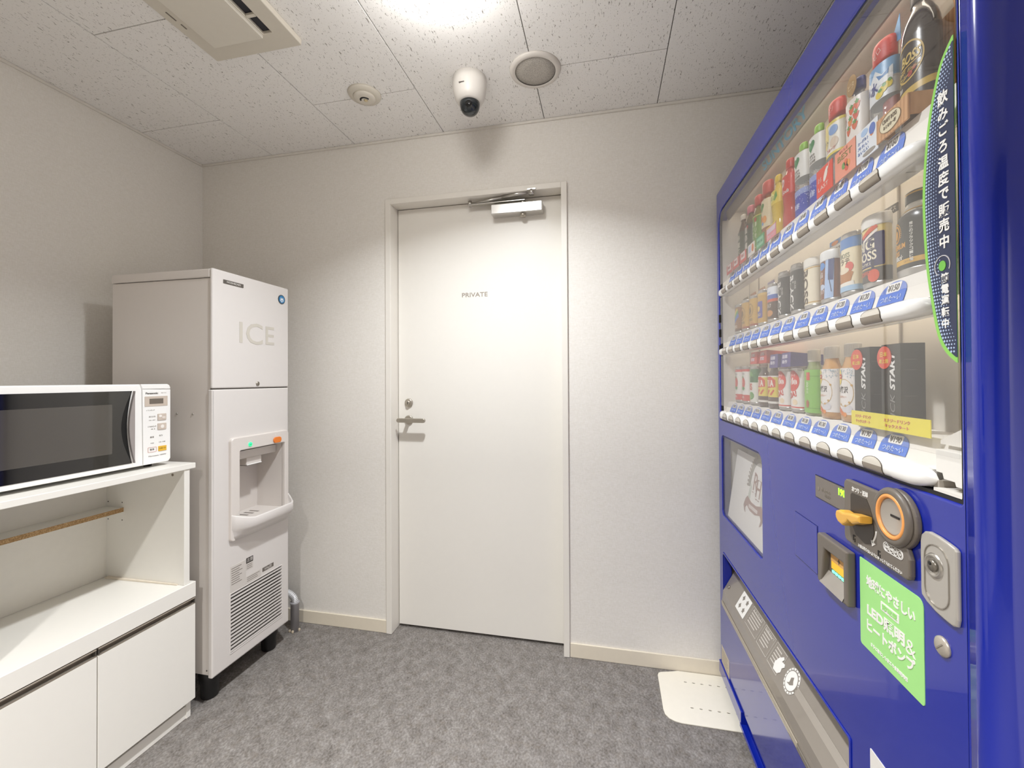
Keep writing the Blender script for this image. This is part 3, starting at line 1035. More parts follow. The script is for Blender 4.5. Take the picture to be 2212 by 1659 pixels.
SL = [.127 + .0789 * i for i in range(12)]
TAGB = M('#6d88d2', .45)
TAGW = M('#f4f2ee', .45)
TAGI = M('#5d564f', .6)
TAGL = M('#c9d4f0', .5)
LENS = M('#877b6b', .12, coat=.6, var=.05)
LENS_GLEAM = M('#d6cfc2', .1, coat=.6, var=.03)  # upper crescent coloured lighter to imitate the ceiling's reflection
ROWS = [(1.4925, .0505, ['120', '120', '130', '130', '120', '120', '120', '140', '140', '140', '110', '160'], 'upper'),
        (1.2723, .038, ['120', '120', '120', '120', '120', '120', '120', '130', '120', '120', '120', '150'], 'middle'),
        (1.0350, .033, ['100', '100', '110', '110', '110', '110', '130', '130', '130', '130', '190', '190'], 'lower')]
BASE = {}
for ri, (zc, lz, prices, rname) in enumerate(ROWS):
    BASE[rname] = zc + lz + .0205
    shelf = MB()
    shelf.box(.0360, 1.1520, .0340, .1025, zc + lz + .0140, zc + lz + .0195, INNER, .001, 1)
    # slanted price strip rising from the rail to the shelf edge
    y0, y1, z0, z1 = .0150, .0290, zc + .0125, zc + lz + .0195
    shelf.add([(.036, y0, z0), (1.152, y0, z0), (1.152, y1, z1), (.036, y1, z1), (.036, y0 + .006, z0 - .004), (1.152, y0 + .006, z0 - .004), (1.152, y1 + .005, z1 - .004), (.036, y1 + .005, z1 - .004)],
              [(0, 1, 2, 3), (4, 7, 6, 5), (0, 4, 5, 1), (1, 5, 6, 2), (2, 6, 7, 3), (3, 7, 4, 0)], INNER)
    sh = shelf.build('shelf', vm)
    # rail: rounded bar; the lowest has a wavy crest
    rl = MB()
    x0, x1, cap = .046, 1.0385, 1.101
    top = []
    nseg = 96
    for i in range(nseg + 1):
        x = x0 + (x1 - x0) * i / nseg
        hgt = .0135
        if ri == 2:
            ph = (x - SL[0]) / .0789
            hgt = .0125 + .0075 * (.5 + .5 * math.cos(2 * PI * ph)) ** 1.3
        top.append((x, hgt))
    vs, fs = [], []
    kk = 9
    for (x, hgt) in top:
        e = min(1.0, (x - x0) / .014)
        e = math.sqrt(max(.0, 1 - (1 - e) ** 2)) * .75 + .25
        for j in range(kk):
            t = -PI / 2 + PI * j / (kk - 1)
            c_ = math.cos(t)
            zz = (hgt if t > 0 else .0135) * math.copysign(abs(math.sin(t)) ** .7, t)
            vs.append((x, .010 - .020 * e * (abs(c_) ** .6), zc + zz * (.6 + .4 * e)))
    for i in range(nseg):
        for j in range(kk - 1):
            fs.append((i * kk + j, (i + 1) * kk + j, (i + 1) * kk + j + 1, i * kk + j + 1))
    rl.add(vs, fs, WHITE_GLOSS, True)
    rl.box(x0 + .004, x1, .008, .034, zc - .0125, zc + .0125, WHITE_GLOSS)
    rail = rl.build('button_rail', vm)
    ec = MB()
    vs, fs = [], []
    m2 = 12
    for i in range(m2 + 1):
        u = i / m2
        x = x1 + .0012 + (cap - x1) * u
        e = math.sqrt(max(0.0, 1 - max(0, (u - .45) / .55) ** 2)) if u > .45 else 1.0
        e = max(e, .02)
        for j in range(kk):
            t = -PI / 2 + PI * j / (kk - 1)
            c_ = math.cos(t)
            vs.append((x, .012 - .023 * e * (abs(c_) ** .6), zc + .0145 * e * math.copysign(abs(math.sin(t)) ** .7, t)))
    for i in range(m2):
        for j in range(kk - 1):
            fs.append((i * kk + j, (i + 1) * kk + j, (i + 1) * kk + j + 1, i * kk + j + 1))
    ec.add(vs, fs, WHITE_GLOSS, True)
    ec.box(x1 + .003, cap - .012, .011, .034, zc - .012, zc + .012, WHITE_GLOSS)
    ec.build('rail_end_cap', vm)
    btn = None
    for i, sx in enumerate(SL):
        if btn is None:
            bb = MB()
            htop = .0135 if ri < 2 else .0195

            def skin(z):
                q_ = min(1.0, (abs(z) / (htop if z > 0 else .0135)) ** (1 / .7))
                return .010 - .020 * (math.sqrt(max(0.0, 1 - q_ * q_)) ** .6) - .0009
            w_, hb, ht, hm = .0255, -.0112, .0005, .0126

            def half(z):
                if z < hb + .003:
                    return w_ - .003 + .003 * math.sqrt(max(0, 1 - ((hb + .003 - z) / .003) ** 2))
                if z <= ht:
                    return w_
                return w_ * max(.02, 1 - ((z - ht) / (hm - ht)) ** 2) ** .5
            lv = [hb, hb + .001, hb + .003, -.004, 0, ht]
            for levels, mm in ((lv, LENS), ([ht, ht + .003, ht + .006, ht + .0085, ht + .0105, ht + .0116, hm], LENS_GLEAM)):
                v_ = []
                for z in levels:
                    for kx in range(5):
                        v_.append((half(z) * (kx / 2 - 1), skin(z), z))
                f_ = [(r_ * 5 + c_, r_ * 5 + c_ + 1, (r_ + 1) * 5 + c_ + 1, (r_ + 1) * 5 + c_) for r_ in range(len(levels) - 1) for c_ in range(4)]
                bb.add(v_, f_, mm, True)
            rim = [(half(z), skin(z) + .0004, z) for z in lv + [ht + .003, ht + .006, ht + .0085, ht + .0105, ht + .0116, hm]]
            rim = rim + [(-x, y, z) for x, y, z in reversed(rim)]
            bb.tube(rim, .0007, M('#5f564b', .4), 6, closed=True)
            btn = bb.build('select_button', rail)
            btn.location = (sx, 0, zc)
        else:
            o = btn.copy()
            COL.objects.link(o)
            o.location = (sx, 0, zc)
        # price tag lying on the slanted strip
        tz0, tz1 = zc + (.0185 if ri else .0240), zc + lz + .0165

        def on_strip(p, y0=y0, y1=y1, z0=z0, z1=z1):
            t = (p.z - z0) / (z1 - z0)
            return Vector((p.x, y0 + (y1 - y0) * t - .0004 + p.y, p.z))
        tg = MB()
        tw, th = .0330, tz1 - tz0
        D = [(sx - tw, tz0)] + [(sx + tw, tz0)] + [(sx + tw * math.cos(t), tz0 + th * .30 + th * .70 * math.sin(t) ** .8) for t in [PI * j / 16 for j in range(17)]]
        tg.plate([D], -.0008, 0, TAGB, xf=on_strip)
        tg.plate([rrect(sx - .0165, sx + .0165, tz0 + th * .50, tz0 + th * .93, .0025, 3)], -.0012, -.0008, TAGW, xf=on_strip)
        tg.text('¥' + prices[i], th * .26, sx, tz0 + th * .715, -.0016, TAGI, bold=.015, ext=.0002, fit=(.0270, th * .30), xf=on_strip)
        tg.text('つめた〜い', th * .24, sx, tz0 + th * .25, -.0012, TAGL, bold=.01, ext=.0002, fit=(.0500, th * .28), xf=on_strip)
        tg.build('price_tag', sh)
    q = MB()
    q.box(1.0905, 1.0945, -.0016, 0, zc + lz - .008, zc + lz + .008, M('#cfc8bf', .5), xf=lambda p, y0=y0, y1=y1, z0=z0, z1=z1: Vector((p.x, y0 + (y1 - y0) * (p.z - z0) / (z1 - z0) - .0004 + p.y, p.z)))
    q.box(1.0990, 1.1010, -.0016, 0, zc + lz - .010, zc + lz, M('#8c857c', .5), xf=lambda p, y0=y0, y1=y1, z0=z0, z1=z1: Vector((p.x, y0 + (y1 - y0) * (p.z - z0) / (z1 - z0) - .0004 + p.y, p.z)))
    q.build('strip_notch', sh)

# white guide wedges at the near end of the cavity
for z_ in (1.0875, 1.3300):
    MB().add([(1.148, .1000, z_ + .092), (1.1525, .1000, z_ + .092), (1.1525, .0180, z_ - .004), (1.0960, .0180, z_ - .004), (1.0960, .1000, z_ - .004), (1.1525, .1000, z_ - .004), (1.1525, .0180, z_ + .030), (1.0960, .0180, z_ + .001), (1.0960, .1000, z_ + .001)],
             [(0, 8, 7, 6, 1), (8, 4, 3, 7), (3, 2, 6, 7), (4, 5, 2, 3), (0, 1, 5, 4, 8), (1, 6, 2, 5)], INNER).build('side_guide', vm)
MB().plate([[(1.1055, 1.078), (1.1055, 1.0475), (1.1165, 1.0475), (1.1190, 1.0400), (1.1370, 1.0400), (1.1390, 1.0345), (1.152, 1.0345), (1.152, 1.078)]], .0060, .0300, WHITE, .001).build('lock_cover', vm)
MB().box(1.1045, 1.152, .004, .0335, 1.0222, 1.0262, INNER).build('window_sill', vm)
MB().box(1.1030, 1.152, .0305, .0335, 1.0265, 1.0470, M('#aaa297', .5)).build('sill_back', vm)
MB().box(1.0945, 1.1045, .0105, .0335, 1.0222, 1.0350, M('#aaa297', .5)).build('sill_back', vm)

# panes of the display window, one between every two rails
for z0, z1 in ((1.0720, 1.2575), (1.3040, 1.4775), (1.5260, 1.7960)):
    MB().box(.0362, 1.1518, .0015, .0030, z0, z1, GLASS).build('glass_pane', vm)

# lamp tubes of the display
for zz in (1.7925, 1.5530, 1.3195):
    MB().box(.06, 1.13, .0375, .0465, zz, zz + .003, M('#fff4e4', .4, emit=6.0)).build('light_strip', vm)

# curved advert sticker along the near edge of the window
SG, SNV, SDOT, SWT = M('#8fd05c', .4), M('#27304f', .4), M('#b7c9e6', .4), M('#f2f0ec', .4)
curve_pts = [(1.1530, 1.6000), (1.1349, 1.5818), (1.1243, 1.5590), (1.1130, 1.5231), (1.1046, 1.4778), (1.0993, 1.4234), (1.1000, 1.3725),
             (1.1042, 1.3209), (1.1132, 1.2692), (1.1229, 1.2282), (1.1357, 1.2062), (1.1530, 1.1919)]


def smooth(pts, k=4):
    out = []
    P = [pts[0]] + pts + [pts[-1]]
    for i in range(1, len(P) - 2):
        for j in range(k):
            t = j / k
            a, b_, c, d = P[i - 1], P[i], P[i + 1], P[i + 2]
            out.append(tuple(.5 * ((2 * b_[m]) + (-a[m] + c[m]) * t + (2 * a[m] - 5 * b_[m] + 4 * c[m] - d[m]) * t * t + (-a[m] + 3 * b_[m] - 3 * c[m] + d[m]) * t ** 3) for m in (0, 1)))
    out.append(pts[-1])
    return out


cpts = smooth(curve_pts)
inner_c = []
for i, (x, z) in enumerate(cpts):
    a_, b_ = cpts[max(0, i - 1)], cpts[min(len(cpts) - 1, i + 1)]
    tx, tz = b_[0] - a_[0], b_[1] - a_[1]
    l_ = math.hypot(tx, tz)
    inner_c.append((min(1.1555, x - tz / l_ * .0055), z + tx / l_ * .0055))
stk = MB()
stk.plate([cpts + [(1.1550, 1.1919), (1.1550, 1.6000)]], -.0008, .0000, SG)
inn = [p for p in inner_c if p[0] < 1.1548]
stk.plate([inn + [(1.1550, inn[-1][1]), (1.1550, inn[0][1])]], -.0012, -.0008, SNV)
zz = 1.206
while zz < 1.588:
    # left boundary of the navy area at this height
    xb = 1.1550
    for (ax, az), (bx, bz) in zip(inner_c[:-1], inner_c[1:]):
        if (az - zz) * (bz - zz) <= 0 and az != bz:
            xb = min(xb, ax + (bx - ax) * (zz - az) / (bz - az))
    for kx in range(5):
        x = xb + .0022 + kx * .0044
        r = .0019 - kx * .00025
        if x + r < 1.1545:
            stk.add([(x - r, -.00135, zz), (x, -.00135, zz - r), (x + r, -.00135, zz), (x, -.00135, zz + r)], [(0, 1, 2, 3)], SDOT)
    zz += .0046
stk_o = stk.build('curved_sticker', vm)
tx = MB()
for c_, z_, sz in (('飲', 1.5309, .0150), ('み', 1.5104, .0150), ('ご', 1.4900, .0150), ('ろ', 1.4690, .0150), ('温', 1.4476, .0150), ('度', 1.4270, .0150), ('で', 1.4076, .0150),
                   ('販', 1.3868, .0150), ('売', 1.3671, .0150), ('中', 1.3460, .0150), ('節', 1.2998, .0108), ('電', 1.2858, .0108), ('運', 1.2716, .0108), ('転', 1.2564, .0108), ('中', 1.2415, .0108)):
    tx.text(c_, sz * .86, 1.1378, z_, -.0016, SWT, bold=.035, ext=.0003)
tx.build('sticker_lettering', stk_o)
q = MB().plate([ell(1.1335, 1.3172, .0058, .0066)], -.0018, -.0012, M('#74c04a', .4))
q.plate([arcband(1.1335, 1.3172, .0132, .0136, .0012, -.5, 4.1, 26)], -.0018, -.0012, M('#c9c6c8', .4))
q.build('sticker_emblem', stk_o)

# ---------------------------------------------------------------- sample window with leaning crest card
q = MB()
q.box(.036, .472, .090, .094, .655, .972, INNER)
q.box(.036, .0435, .0305, .0895, .655, .972, INNER)
q.box(.4645, .472, .0305, .0895, .655, .972, INNER)
q.box(.044, .464, .0305, .0895, .655, .6655, INNER)
q.box(.044, .464, .0305, .0895, .962, .972, INNER)
q.build('sample_recess', vm)
MB().plate([smp, rrect(.049, .459, .671, .9565, (.018, .010, .030, .017))], .0035, .0290, M('#2b3170', .4)).build('recess_edge', vm)
th_ = math.atan2(.036, .245)


def lean(p):
    t = p.z - .672
    return Vector((p.x, .010 + t * math.sin(th_) + p.y, .672 + t * math.cos(th_)))


card = MB().plate([rrect(.080, .452, .672, .9190, .002)], 0, .0015, M('#eeebe7', .5), xf=lean).build('crest_card', vm)
lean_up = lambda p: lean(Vector((p.x - .012, p.y, p.z + .014)))
CRB, CRG, CRP = M('#ab8f86', .6), M('#cbd0c6', .6), M('#a99f94', .6)
q = MB()
q.plate([arcband(.330, .822, .078, .095, .020, -.15, PI + .15, 30)], -.0005, 0, M('#a8a59c', .6), xf=lean_up)
for i in range(26):
    t = -.1 + (PI + .2) * i / 25
    cx_, cz_ = .330 + .080 * math.cos(t), .822 + .097 * math.sin(t)
    q.plate([ell(cx_, cz_, .010, .0045, 8)], -.0009 - .0001 * (i % 2), -.0005, CRP, xf=lambda p, cx_=cx_, cz_=cz_, t=t: lean_up(Vector((cx_ + (p.x - cx_) * math.cos(t) - (p.z - cz_) * math.sin(t), p.y, cz_ + (p.x - cx_) * math.sin(t) + (p.z - cz_) * math.cos(t)))))
q.plate([[(.268, .800), (.285, .830), (.285, .745), (.262, .758)]], -.0004, 0, CRG, xf=lean_up)
q.plate([[(.392, .800), (.375, .830), (.375, .745), (.398, .758)]], -.0004, 0, CRG, xf=lean_up)
q.build('leaf_arch', card)
q = MB()
q.text('R', .056, .314, .830, -.0006, CRB, ext=.0003, wx=.85, xf=lean_up)
q.text('H', .056, .346, .815, -.0006, CRB, ext=.0003, wx=.80, xf=lean_up)
for x_, z_ in ((.301, .7995), (.3285, .7995), (.337, .7850), (.356, .7850), (.301, .8605), (.337, .8445), (.356, .8445)):
    q.box(x_ - .005, x_ + .007, -.0009, -.0005, z_ - .0012, z_ + .0012, CRB, xf=lean_up)
q.build('crest_letters', card)
q = MB()
q.plate([[(.247, .765), (.262, .777), (.300, .766), (.345, .766), (.390, .777), (.405, .765), (.398, .738), (.385, .748), (.345, .738), (.300, .738), (.267, .748), (.254, .738)]], -.0008, 0, CRB, xf=lean_up)
q.plate([[(.254, .738), (.262, .722), (.250, .726), (.236, .742), (.247, .765)]], -.0006, 0, M('#a68f88', .6), xf=lean_up)
q.plate([[(.398, .738), (.392, .716), (.404, .722), (.416, .742), (.405, .765)]], -.0006, 0, M('#a68f88', .6), xf=lean_up)
q.plate([rrect(.285, .365, .7465, .7570, .002)], -.0011, -.0008, M('#d9cfca', .6), xf=lean_up)
q.build('crest_ribbon', card)
MB().plate([rrect(.0495, .4585, .6715, .956, (.018, .010, .030, .017))], .0045, .0060, mat_glass('card_pane', boost=.5)).build('sample_pane', vm)

# ---------------------------------------------------------------- front controls
q = MB().plate([rrect(.6815, .7865, .7675, .8665, .001)], -.0012, .0005, BLUE, .0006).build('access_lid', vm)
MB().plate([rrect(.6800, .7885, .7660, .8680, .001), rrect(.6816, .7864, .7676, .8664, .001)], -.0006, .0004, NAVY).build('lid_seam', vm)
dp_ = MB().plate([rrect(.7840, .9005, .9290, .9720, .0006)], -.0015, .0005, M('#6d645b', .22, coat=.5)).build('amount_display', vm)
MB().plate([rrect(.7820, .9025, .9272, .9738, .0006), rrect(.7838, .9007, .9288, .9722, .0006)], -.0010, .0005, M('#23264f', .5)).build('display_rim', vm)
MB().text('190', .0125, .8845, .9608, -.0018, M('#8ef02a', .4, emit=1.6), bold=.05, ext=.0002, wx=1.0).build('green_digits', dp_)
q = MB().text('現金のみ', .0062, .8260, .9490, -.0018, M('#8f877d', .5), ext=.0002, fit=(.036, .0070))
q.text('使用中', .0058, .8330, .9400, -.0018, M('#8f877d', .5), ext=.0002, fit=(.022, .0062))
q.plate([ell(.7965, .9470, .0034, .0042)], -.0019, -.0015, M('#857d73', .5))
q.build('printed_legend', dp_)['kind'] = 'stuff'

# coin unit: plate with a raised round coin mouth
cu_ = MB()
oc = ell(1.0475, .9660, .0430, .0430, 24, -1.05, PI * .72)
outline = [(.9065, .8935), (.9065, .9840), (.9085, .9900), (.9130, .9935), (.9200, .9940)] + [(1.0050, .9935)]
outline += oc[::-1]
outline += [(1.0760, .9150), (1.0760, .8920), (1.0745, .8870), (1.0690, .8840), (.9150, .8840), (.9090, .8870)]
cu_.plate([outline], -.0085, .0003, TAUPE, .003)
coin = cu_.build('coin_unit', vm)
ring = lambda prof, m, cx, cz, seg=40: MB().lathe(prof, m, seg, xf=lambda p: Vector((cx + p.x, -p.z, cz + p.y)), caps=False)
ring([(.0335, .0083), (.0425, .0083), (.0428, .0105), (.0405, .0140), (.0370, .0150), (.0335, .0145)], TAUPE, 1.0440, .9665).build('coin_bezel', coin)
ring([(.0275, .0084), (.0275, .0140), (.0290, .0152), (.0320, .0152), (.0332, .0140), (.0332, .0084)], M('#e39a55', .4, emit=.12), 1.0440, .9665).build('orange_ring', coin)
ring([(.0001, .0090), (.0180, .0090), (.0240, .0115), (.0270, .0120), (.0270, .0086), (.0001, .0086)], M('#b3aca2', .3, metal=.3), 1.0440, .9665).build('coin_dish', coin)
MB().box(1.0385, 1.0580, -.0100, -.0092, .9662, .9692, BLACK).build('coin_slot', coin)
# return lever
rc_ = MB().plate([[(.9300, .9230), (.9300, .9700), (.9345, .9740), (.9760, .9745), (.9850, .9640), (.9930, .9480), (.9960, .9250), (.9880, .9050), (.9700, .8990), (.9440, .9060)]], -.0092, -.0085, M('#3b332c', .4)).build('lever_recess', coin)
kb = MB()
kp = [(.9215, .9330), (.9240, .9400), (.9330, .9435), (.9460, .9425), (.9700, .9480), (.9960, .9510), (.9960, .9400), (.9740, .9310), (.9620, .9330), (.9580, .9280), (.9430, .9190), (.9300, .9210), (.9230, .9265)]
kb.plate([kp], -.0300, -.0095, M('#e6ae45', .38, coat=.3), .004)
kb.lathe([(.0001, 0), (.008, 0), (.008, .012), (.0001, .012)], M('#b98625', .4), 16, xf=lambda p: Vector((.9440 + p.x, -.0090 - p.z, .9310 + p.y)))
kb.build('return_lever', coin)
q = MB().text('おつり・返却', .0085, .9572, .9815, -.0089, SWT, bold=.03, ext=.0003, fit=(.046, .0088))
q.text('お金は残らないようにゆっくり入れてください', .0050, 1.0060, .8905, -.0089, SWT, ext=.0003, fit=(.110, .0056))
q.build('printed_legend', coin)['kind'] = 'stuff'
q = MB().plate([arcband(.9700, .9330, .0330, .0330, .0028, -.85, -.10, 10)], -.0093, -.0085, SWT)
q.plate([[(.9880, .9120), (.9990, .9085), (.9905, .9025)]], -.0093, -.0085, SWT)
q.build('turn_arrow', coin)
q = MB().plate([rrect(1.0190, 1.0640, .9085, .9225, .0068), rrect(1.0198, 1.0632, .9093, .9217, .0060)], -.0092, -.0085, SWT)
for i, v_ in enumerate(('500', '100', '50', '10')):
    q.plate([ell(1.0268 + i * .0102, .9155, .0049, .0054, 16), ell(1.0268 + i * .0102, .9155, .0042, .0047, 16)], -.0092, -.0085, SWT)
    q.text(v_, .0034, 1.0268 + i * .0102, .9155, -.0090, SWT, ext=.0003)
q.build('coin_marks', coin)
for x_ in (.9360, 1.0050):
    q = MB().box(x_, x_ + .0016, -.0092, -.0085, .893, .902, BLACK)
    q.box(x_ + .0045, x_ + .0058, -.0092, -.0085, .891, .897, BLACK)
    q.box(x_, x_ + .0058, -.0092, -.0085, .9005, .9022, BLACK)
    q.build('clip_slot', coin)

# bill validator
bv = MB().plate([rrect(.8165, .9255, .7700, .8665, (.004, .003, .003, .006)), [(.8330, .7760), (.9120, .7760), (.9120, .8420), (.8440, .8420)]], -.014, .0005, TAUPE, .0035).build('bill_validator', vm)
q = MB().box(.8300, .9140, -.0030, -.0005, .7745, .8435, M('#6b635a', .3))
q.build('bill_recess', bv)

q = MB().add([(.828, -.0155, .7725), (.9115, -.0155, .7725), (.9115, -.0036, .8000), (.838, -.0036, .8000), (.828, -.010, .7705), (.9115, -.010, .7705)], [(0, 1, 2, 3), (4, 5, 1, 0)], M('#9a938a', .25, coat=.5))
q.build('bill_lip', bv)
q = MB().plate([rrect(.8510, .9105, .8090, .8390, .001)], -.0044, -.0030, M('#f0b62f', .4, emit=.25))
q.box(.8510, .9105, -.0050, -.0044, .8240, .8390, M('#d8a45c', .45))
q.plate([star(.8800, .8315, .0052, .0022, 4)], -.0056, -.0050, M('#6b5a48', .5))
q.build('bill_picture', bv)
for i in range(4):
    MB().box(.8540 + i * .0112, .8615 + i * .0112, -.0050, -.0031, .8020, .8065, M('#74eebd', .3, emit=1.0)).build('green_indicator', bv)

# lock handle
SIL = M('#bcb7af', .32, metal=.35, var=.03)
st_o = [(1.1555, .9580), (1.1555, .8740)] + [(1.1555 - .0 - .002, .8650)] + [(1.1480, .8625), (1.1380, .8630), (1.1200, .8655), (1.1030, .8710), (1.0935, .8770), (1.0925, .8850), (1.0925, .9500), (1.0945, .9590), (1.1010, .9655), (1.1100, .9680), (1.1250, .9670), (1.1420, .9640), (1.1520, .9615)]
lh = MB().plate([st_o], -.0055, .0004, SIL, .0026).build('lock_handle', vm)
MB().plate([rrect(1.1010, 1.1440, .8735, .9545, .021), rrect(1.1022, 1.1428, .8747, .9533, .0198)], -.0066, -.0050, M('#9a948b', .3, metal=.5)).build('grip_outline', lh)
q = ring([(.0001, .0052), (.0090, .0052), (.0105, .0056), (.0118, .0080), (.0145, .0080), (.0162, .0052)], STEEL, 1.1185, .9260, 32)
q.build('lock_cylinder', lh)
MB().lathe([(.0001, 0), (.0075, 0), (.0075, .004), (.0001, .004)], M('#8d877e', .3, metal=.7), 20, xf=lambda p: Vector((1.1185 + p.x, -.0050 - p.z, .9260 + p.y))).build('lock_plug', lh)
MB().lathe([(.0001, 0), (.0026, 0), (.0026, .0006), (.0001, .0006)], BLACK, 14, xf=lambda p: Vector((1.1165 + p.x, -.0091 - p.z, .9285 + p.y))).build('keyhole', lh)
cp_ = ring([(.0001, .0045), (.0095, .0045), (.0125, .0025), (.0130, -.0004), (.0001, -.0004)], M('#b9b1a4', .3, metal=.35), 1.1240, .8240, 30).build('round_cap', vm)
MB().box(1.1160, 1.1320, -.0052, -.0046, .8232, .8248, M('#8f877b', .4), xf=lambda p: Vector((1.124 + (p.x - 1.124) * .72 - (p.z - .824) * .69, p.y, .824 + (p.x - 1.124) * .69 + (p.z - .824) * .72))).build('coin_turn_slot', cp_)

# green sticker
GS = M('#a6e58a', .4)
gs = MB().plate([rrect(.9390, 1.0900, .7200, .8668, (.005, .005, .012, .002))], -.0009, .0003, GS).build('green_sticker', vm)
q = MB()
q.text('地球にやさしい', .0175, 1.0165, .8350, -.0013, SWT, bold=.045, ext=.0003, fit=(.116, .0185))
q.plate([rrect(.9965, 1.0395, .8055, .8195, .001)], -.0014, -.0009, SWT)
q.text('節電型', .0088, 1.0180, .8125, -.0018, GS, bold=.03, ext=.0003, fit=(.036, .0100))
q.text('LED照明', .0190, 1.0060, .7880, -.0013, SWT, bold=.045, ext=.0003, fit=(.092, .0200))
q.text('&', .0190, 1.0640, .7850, -.0013, SWT, bold=-.012, ext=.0003, fit=(.020, .0210))
q.text('ヒートポンプ', .0185, 1.0160, .7625, -.0013, SWT, bold=.045, ext=.0003, fit=(.114, .0195))
q.text('さらに進化した省エネ自動販売機', .0062, 1.0130, .7345, -.0013, SWT, bold=.02, ext=.0003, fit=(.088, .0060))
q.build('sticker_lettering', gs)
MB().plate([rrect(.9620, 1.0700, .4300, .5590, .002)], -.0009, .0003, M('#ece9e4', .4)).build('white_notice', vm)
q = MB().plate([rrect(.0170, .1190, .0985, .1630, .001)], -.0009, .0003, M('#c9bda9', .45))
for i in range(6):
    q.box(.024, .112 - .02 * random.random(), -.0012, -.0009, .150 - i * .008, .1525 - i * .008, M('#9a8f7f', .5))
q.build('rating_plate', vm)

# ---------------------------------------------------------------- product outlet with a tilting flap
q = MB()
q.box(.045, .907, .105, .109, .300, .530, M('#2a2724', .7))
q.box(.045, .0525, .0305, .1045, .300, .530, M('#5b544c', .6))
q.box(.8995, .907, .0305, .1045, .300, .530, M('#5b544c', .6))
q.box(.053, .899, .0305, .1045, .300, .321, M('#5b544c', .6))
q.build('outlet_chamber', vm)
fpf = [(-.0010, .3260), (-.0075, .3300), (-.0085, .3400), (-.0055, .3600), (-.0030, .3860), (.0370, .4600), (.0640, .5100), (.0700, .5195)]
vs, fs = [], []
for x in (.0560, .8955):
    for y, z in fpf:
        vs.append((x, y, z))
    for y, z in reversed(fpf):
        vs.append((x, y + .006, z - .002))
n2 = len(fpf) * 2
for j in range(n2):
    fs.append((j, n2 + j, n2 + (j + 1) % n2, (j + 1) % n2))
fs.append(tuple(range(n2)))
fs.append(tuple(reversed(range(n2, 2 * n2))))
fl = MB().add(vs, fs, GREYP).build('outlet_flap', vm)
YS = lambda z: -.0030 + (z - .386) * (.0400 / .0740)


def on_flap(p):
    """x/z print -> lies on the sloping part of the flap; p.z is distance up the slope from its lower edge"""
    t = p.z
    L = math.hypot(.0400, .0740)
    return Vector((p.x, -.0030 + .0400 * t / L - .0006 + p.y, .386 + .0740 * t / L))


pk = M('#d3cdc5', .45)
q = MB().plate([rrect(.190, .272, .012, .074, .002)], -.0006, 0, SWT, xf=on_flap)
for i in range(2):
    for j in range(2):
        q.plate([star(.214 + i * .034, .030 + j * .028, .010, .006, 4 + i)], -.0010, -.0006, M('#8b847b', .5), xf=on_flap)
q.build('pictogram_label', fl)
q = MB()
for x0, x1 in ((.290, .385), (.395, .470), (.480, .545)):
    q.plate([rrect(x0, x1, .014, .074, .001), rrect(x0 + .001, x1 - .001, .015, .073, .001)], -.0004, 0, pk, xf=on_flap)
    for i in range(5):
        q.box(x0 + .008, x1 - .010 - .02 * random.random(), -.0004, 0, .026 + i * .009, .0285 + i * .009, pk, xf=on_flap)
q.text('とりだし口', .0085, .336, .066, -.0004, pk, ext=.0002, fit=(.070, .009), xf=on_flap)
q.text('足で押さないで', .0070, .432, .066, -.0004, pk, ext=.0002, fit=(.064, .008), xf=on_flap)
q.build('outline_notice', fl)
q = MB()
q.plate([[(.520, .018), (.512, .034), (.520, .052), (.534, .064), (.541, .060), (.537, .052), (.552, .054), (.556, .048), (.549, .040), (.552, .030), (.542, .020)]], -.0008, 0, SWT, xf=on_flap)
q.build('hand_symbol', fl)
q = MB()
for rr, cc in ((.0310, SWT), (.0260, M('#8b847b', .5)), (.0235, SWT)):
    q.plate([ell(.603, .046, rr, rr)], -.0006 - (.031 - rr) * .1, 0, cc, xf=on_flap)
q.plate([[(.592, .034), (.600, .040), (.598, .052), (.606, .058), (.610, .050), (.616, .044), (.606, .036)]], -.0020, -.0012, M('#8b847b', .5), xf=on_flap)
for i in range(18):
    t = 2 * PI * i / 18
    q.box(.603 + .0284 * math.cos(t) - .0014, .603 + .0284 * math.cos(t) + .0014, -.0011, -.0006, .046 + .0284 * math.sin(t) - .0014, .046 + .0284 * math.sin(t) + .0014, M('#8b847b', .5), xf=on_flap)
q.build('round_logo', fl)
MB().box(.058, .700, -.0100, -.0080, .3385, .3505, M('#b0a695', .35), .002).build('lower_grip', fl)
MB().box(.700, .893, -.0105, -.0080, .3345, .3475, M('#7c756c', .3), .001, 1).build('grip_seam', fl)
q = MB().lathe([(.0001, 0), (.006, 0), (.006, .003), (.0001, .003)], SATIN, 16, xf=lambda p: on_flap(Vector((.085 + p.x, -p.z, .030 + p.y))))
q.build('flap_pin', fl)
q = MB().lathe([(.006, 0), (.016, 0), (.016, .004), (.006, .004)], SATIN, 24, xf=lambda p: on_flap(Vector((.862 + p.x * 1.0, -p.z, .020 + p.y))), caps=False)
q.build('flap_lock', fl)
MB().box(.610, .893, -.0006, 0, .034, .052, M('#a39b91', .3, coat=.5), xf=on_flap).build('flap_rib', fl)
MB().plate([rrect(.0480, .9040, .3140, .5270, .006), outl], -.0022, .0003, BLUE, .001).build('outlet_trim', vm)

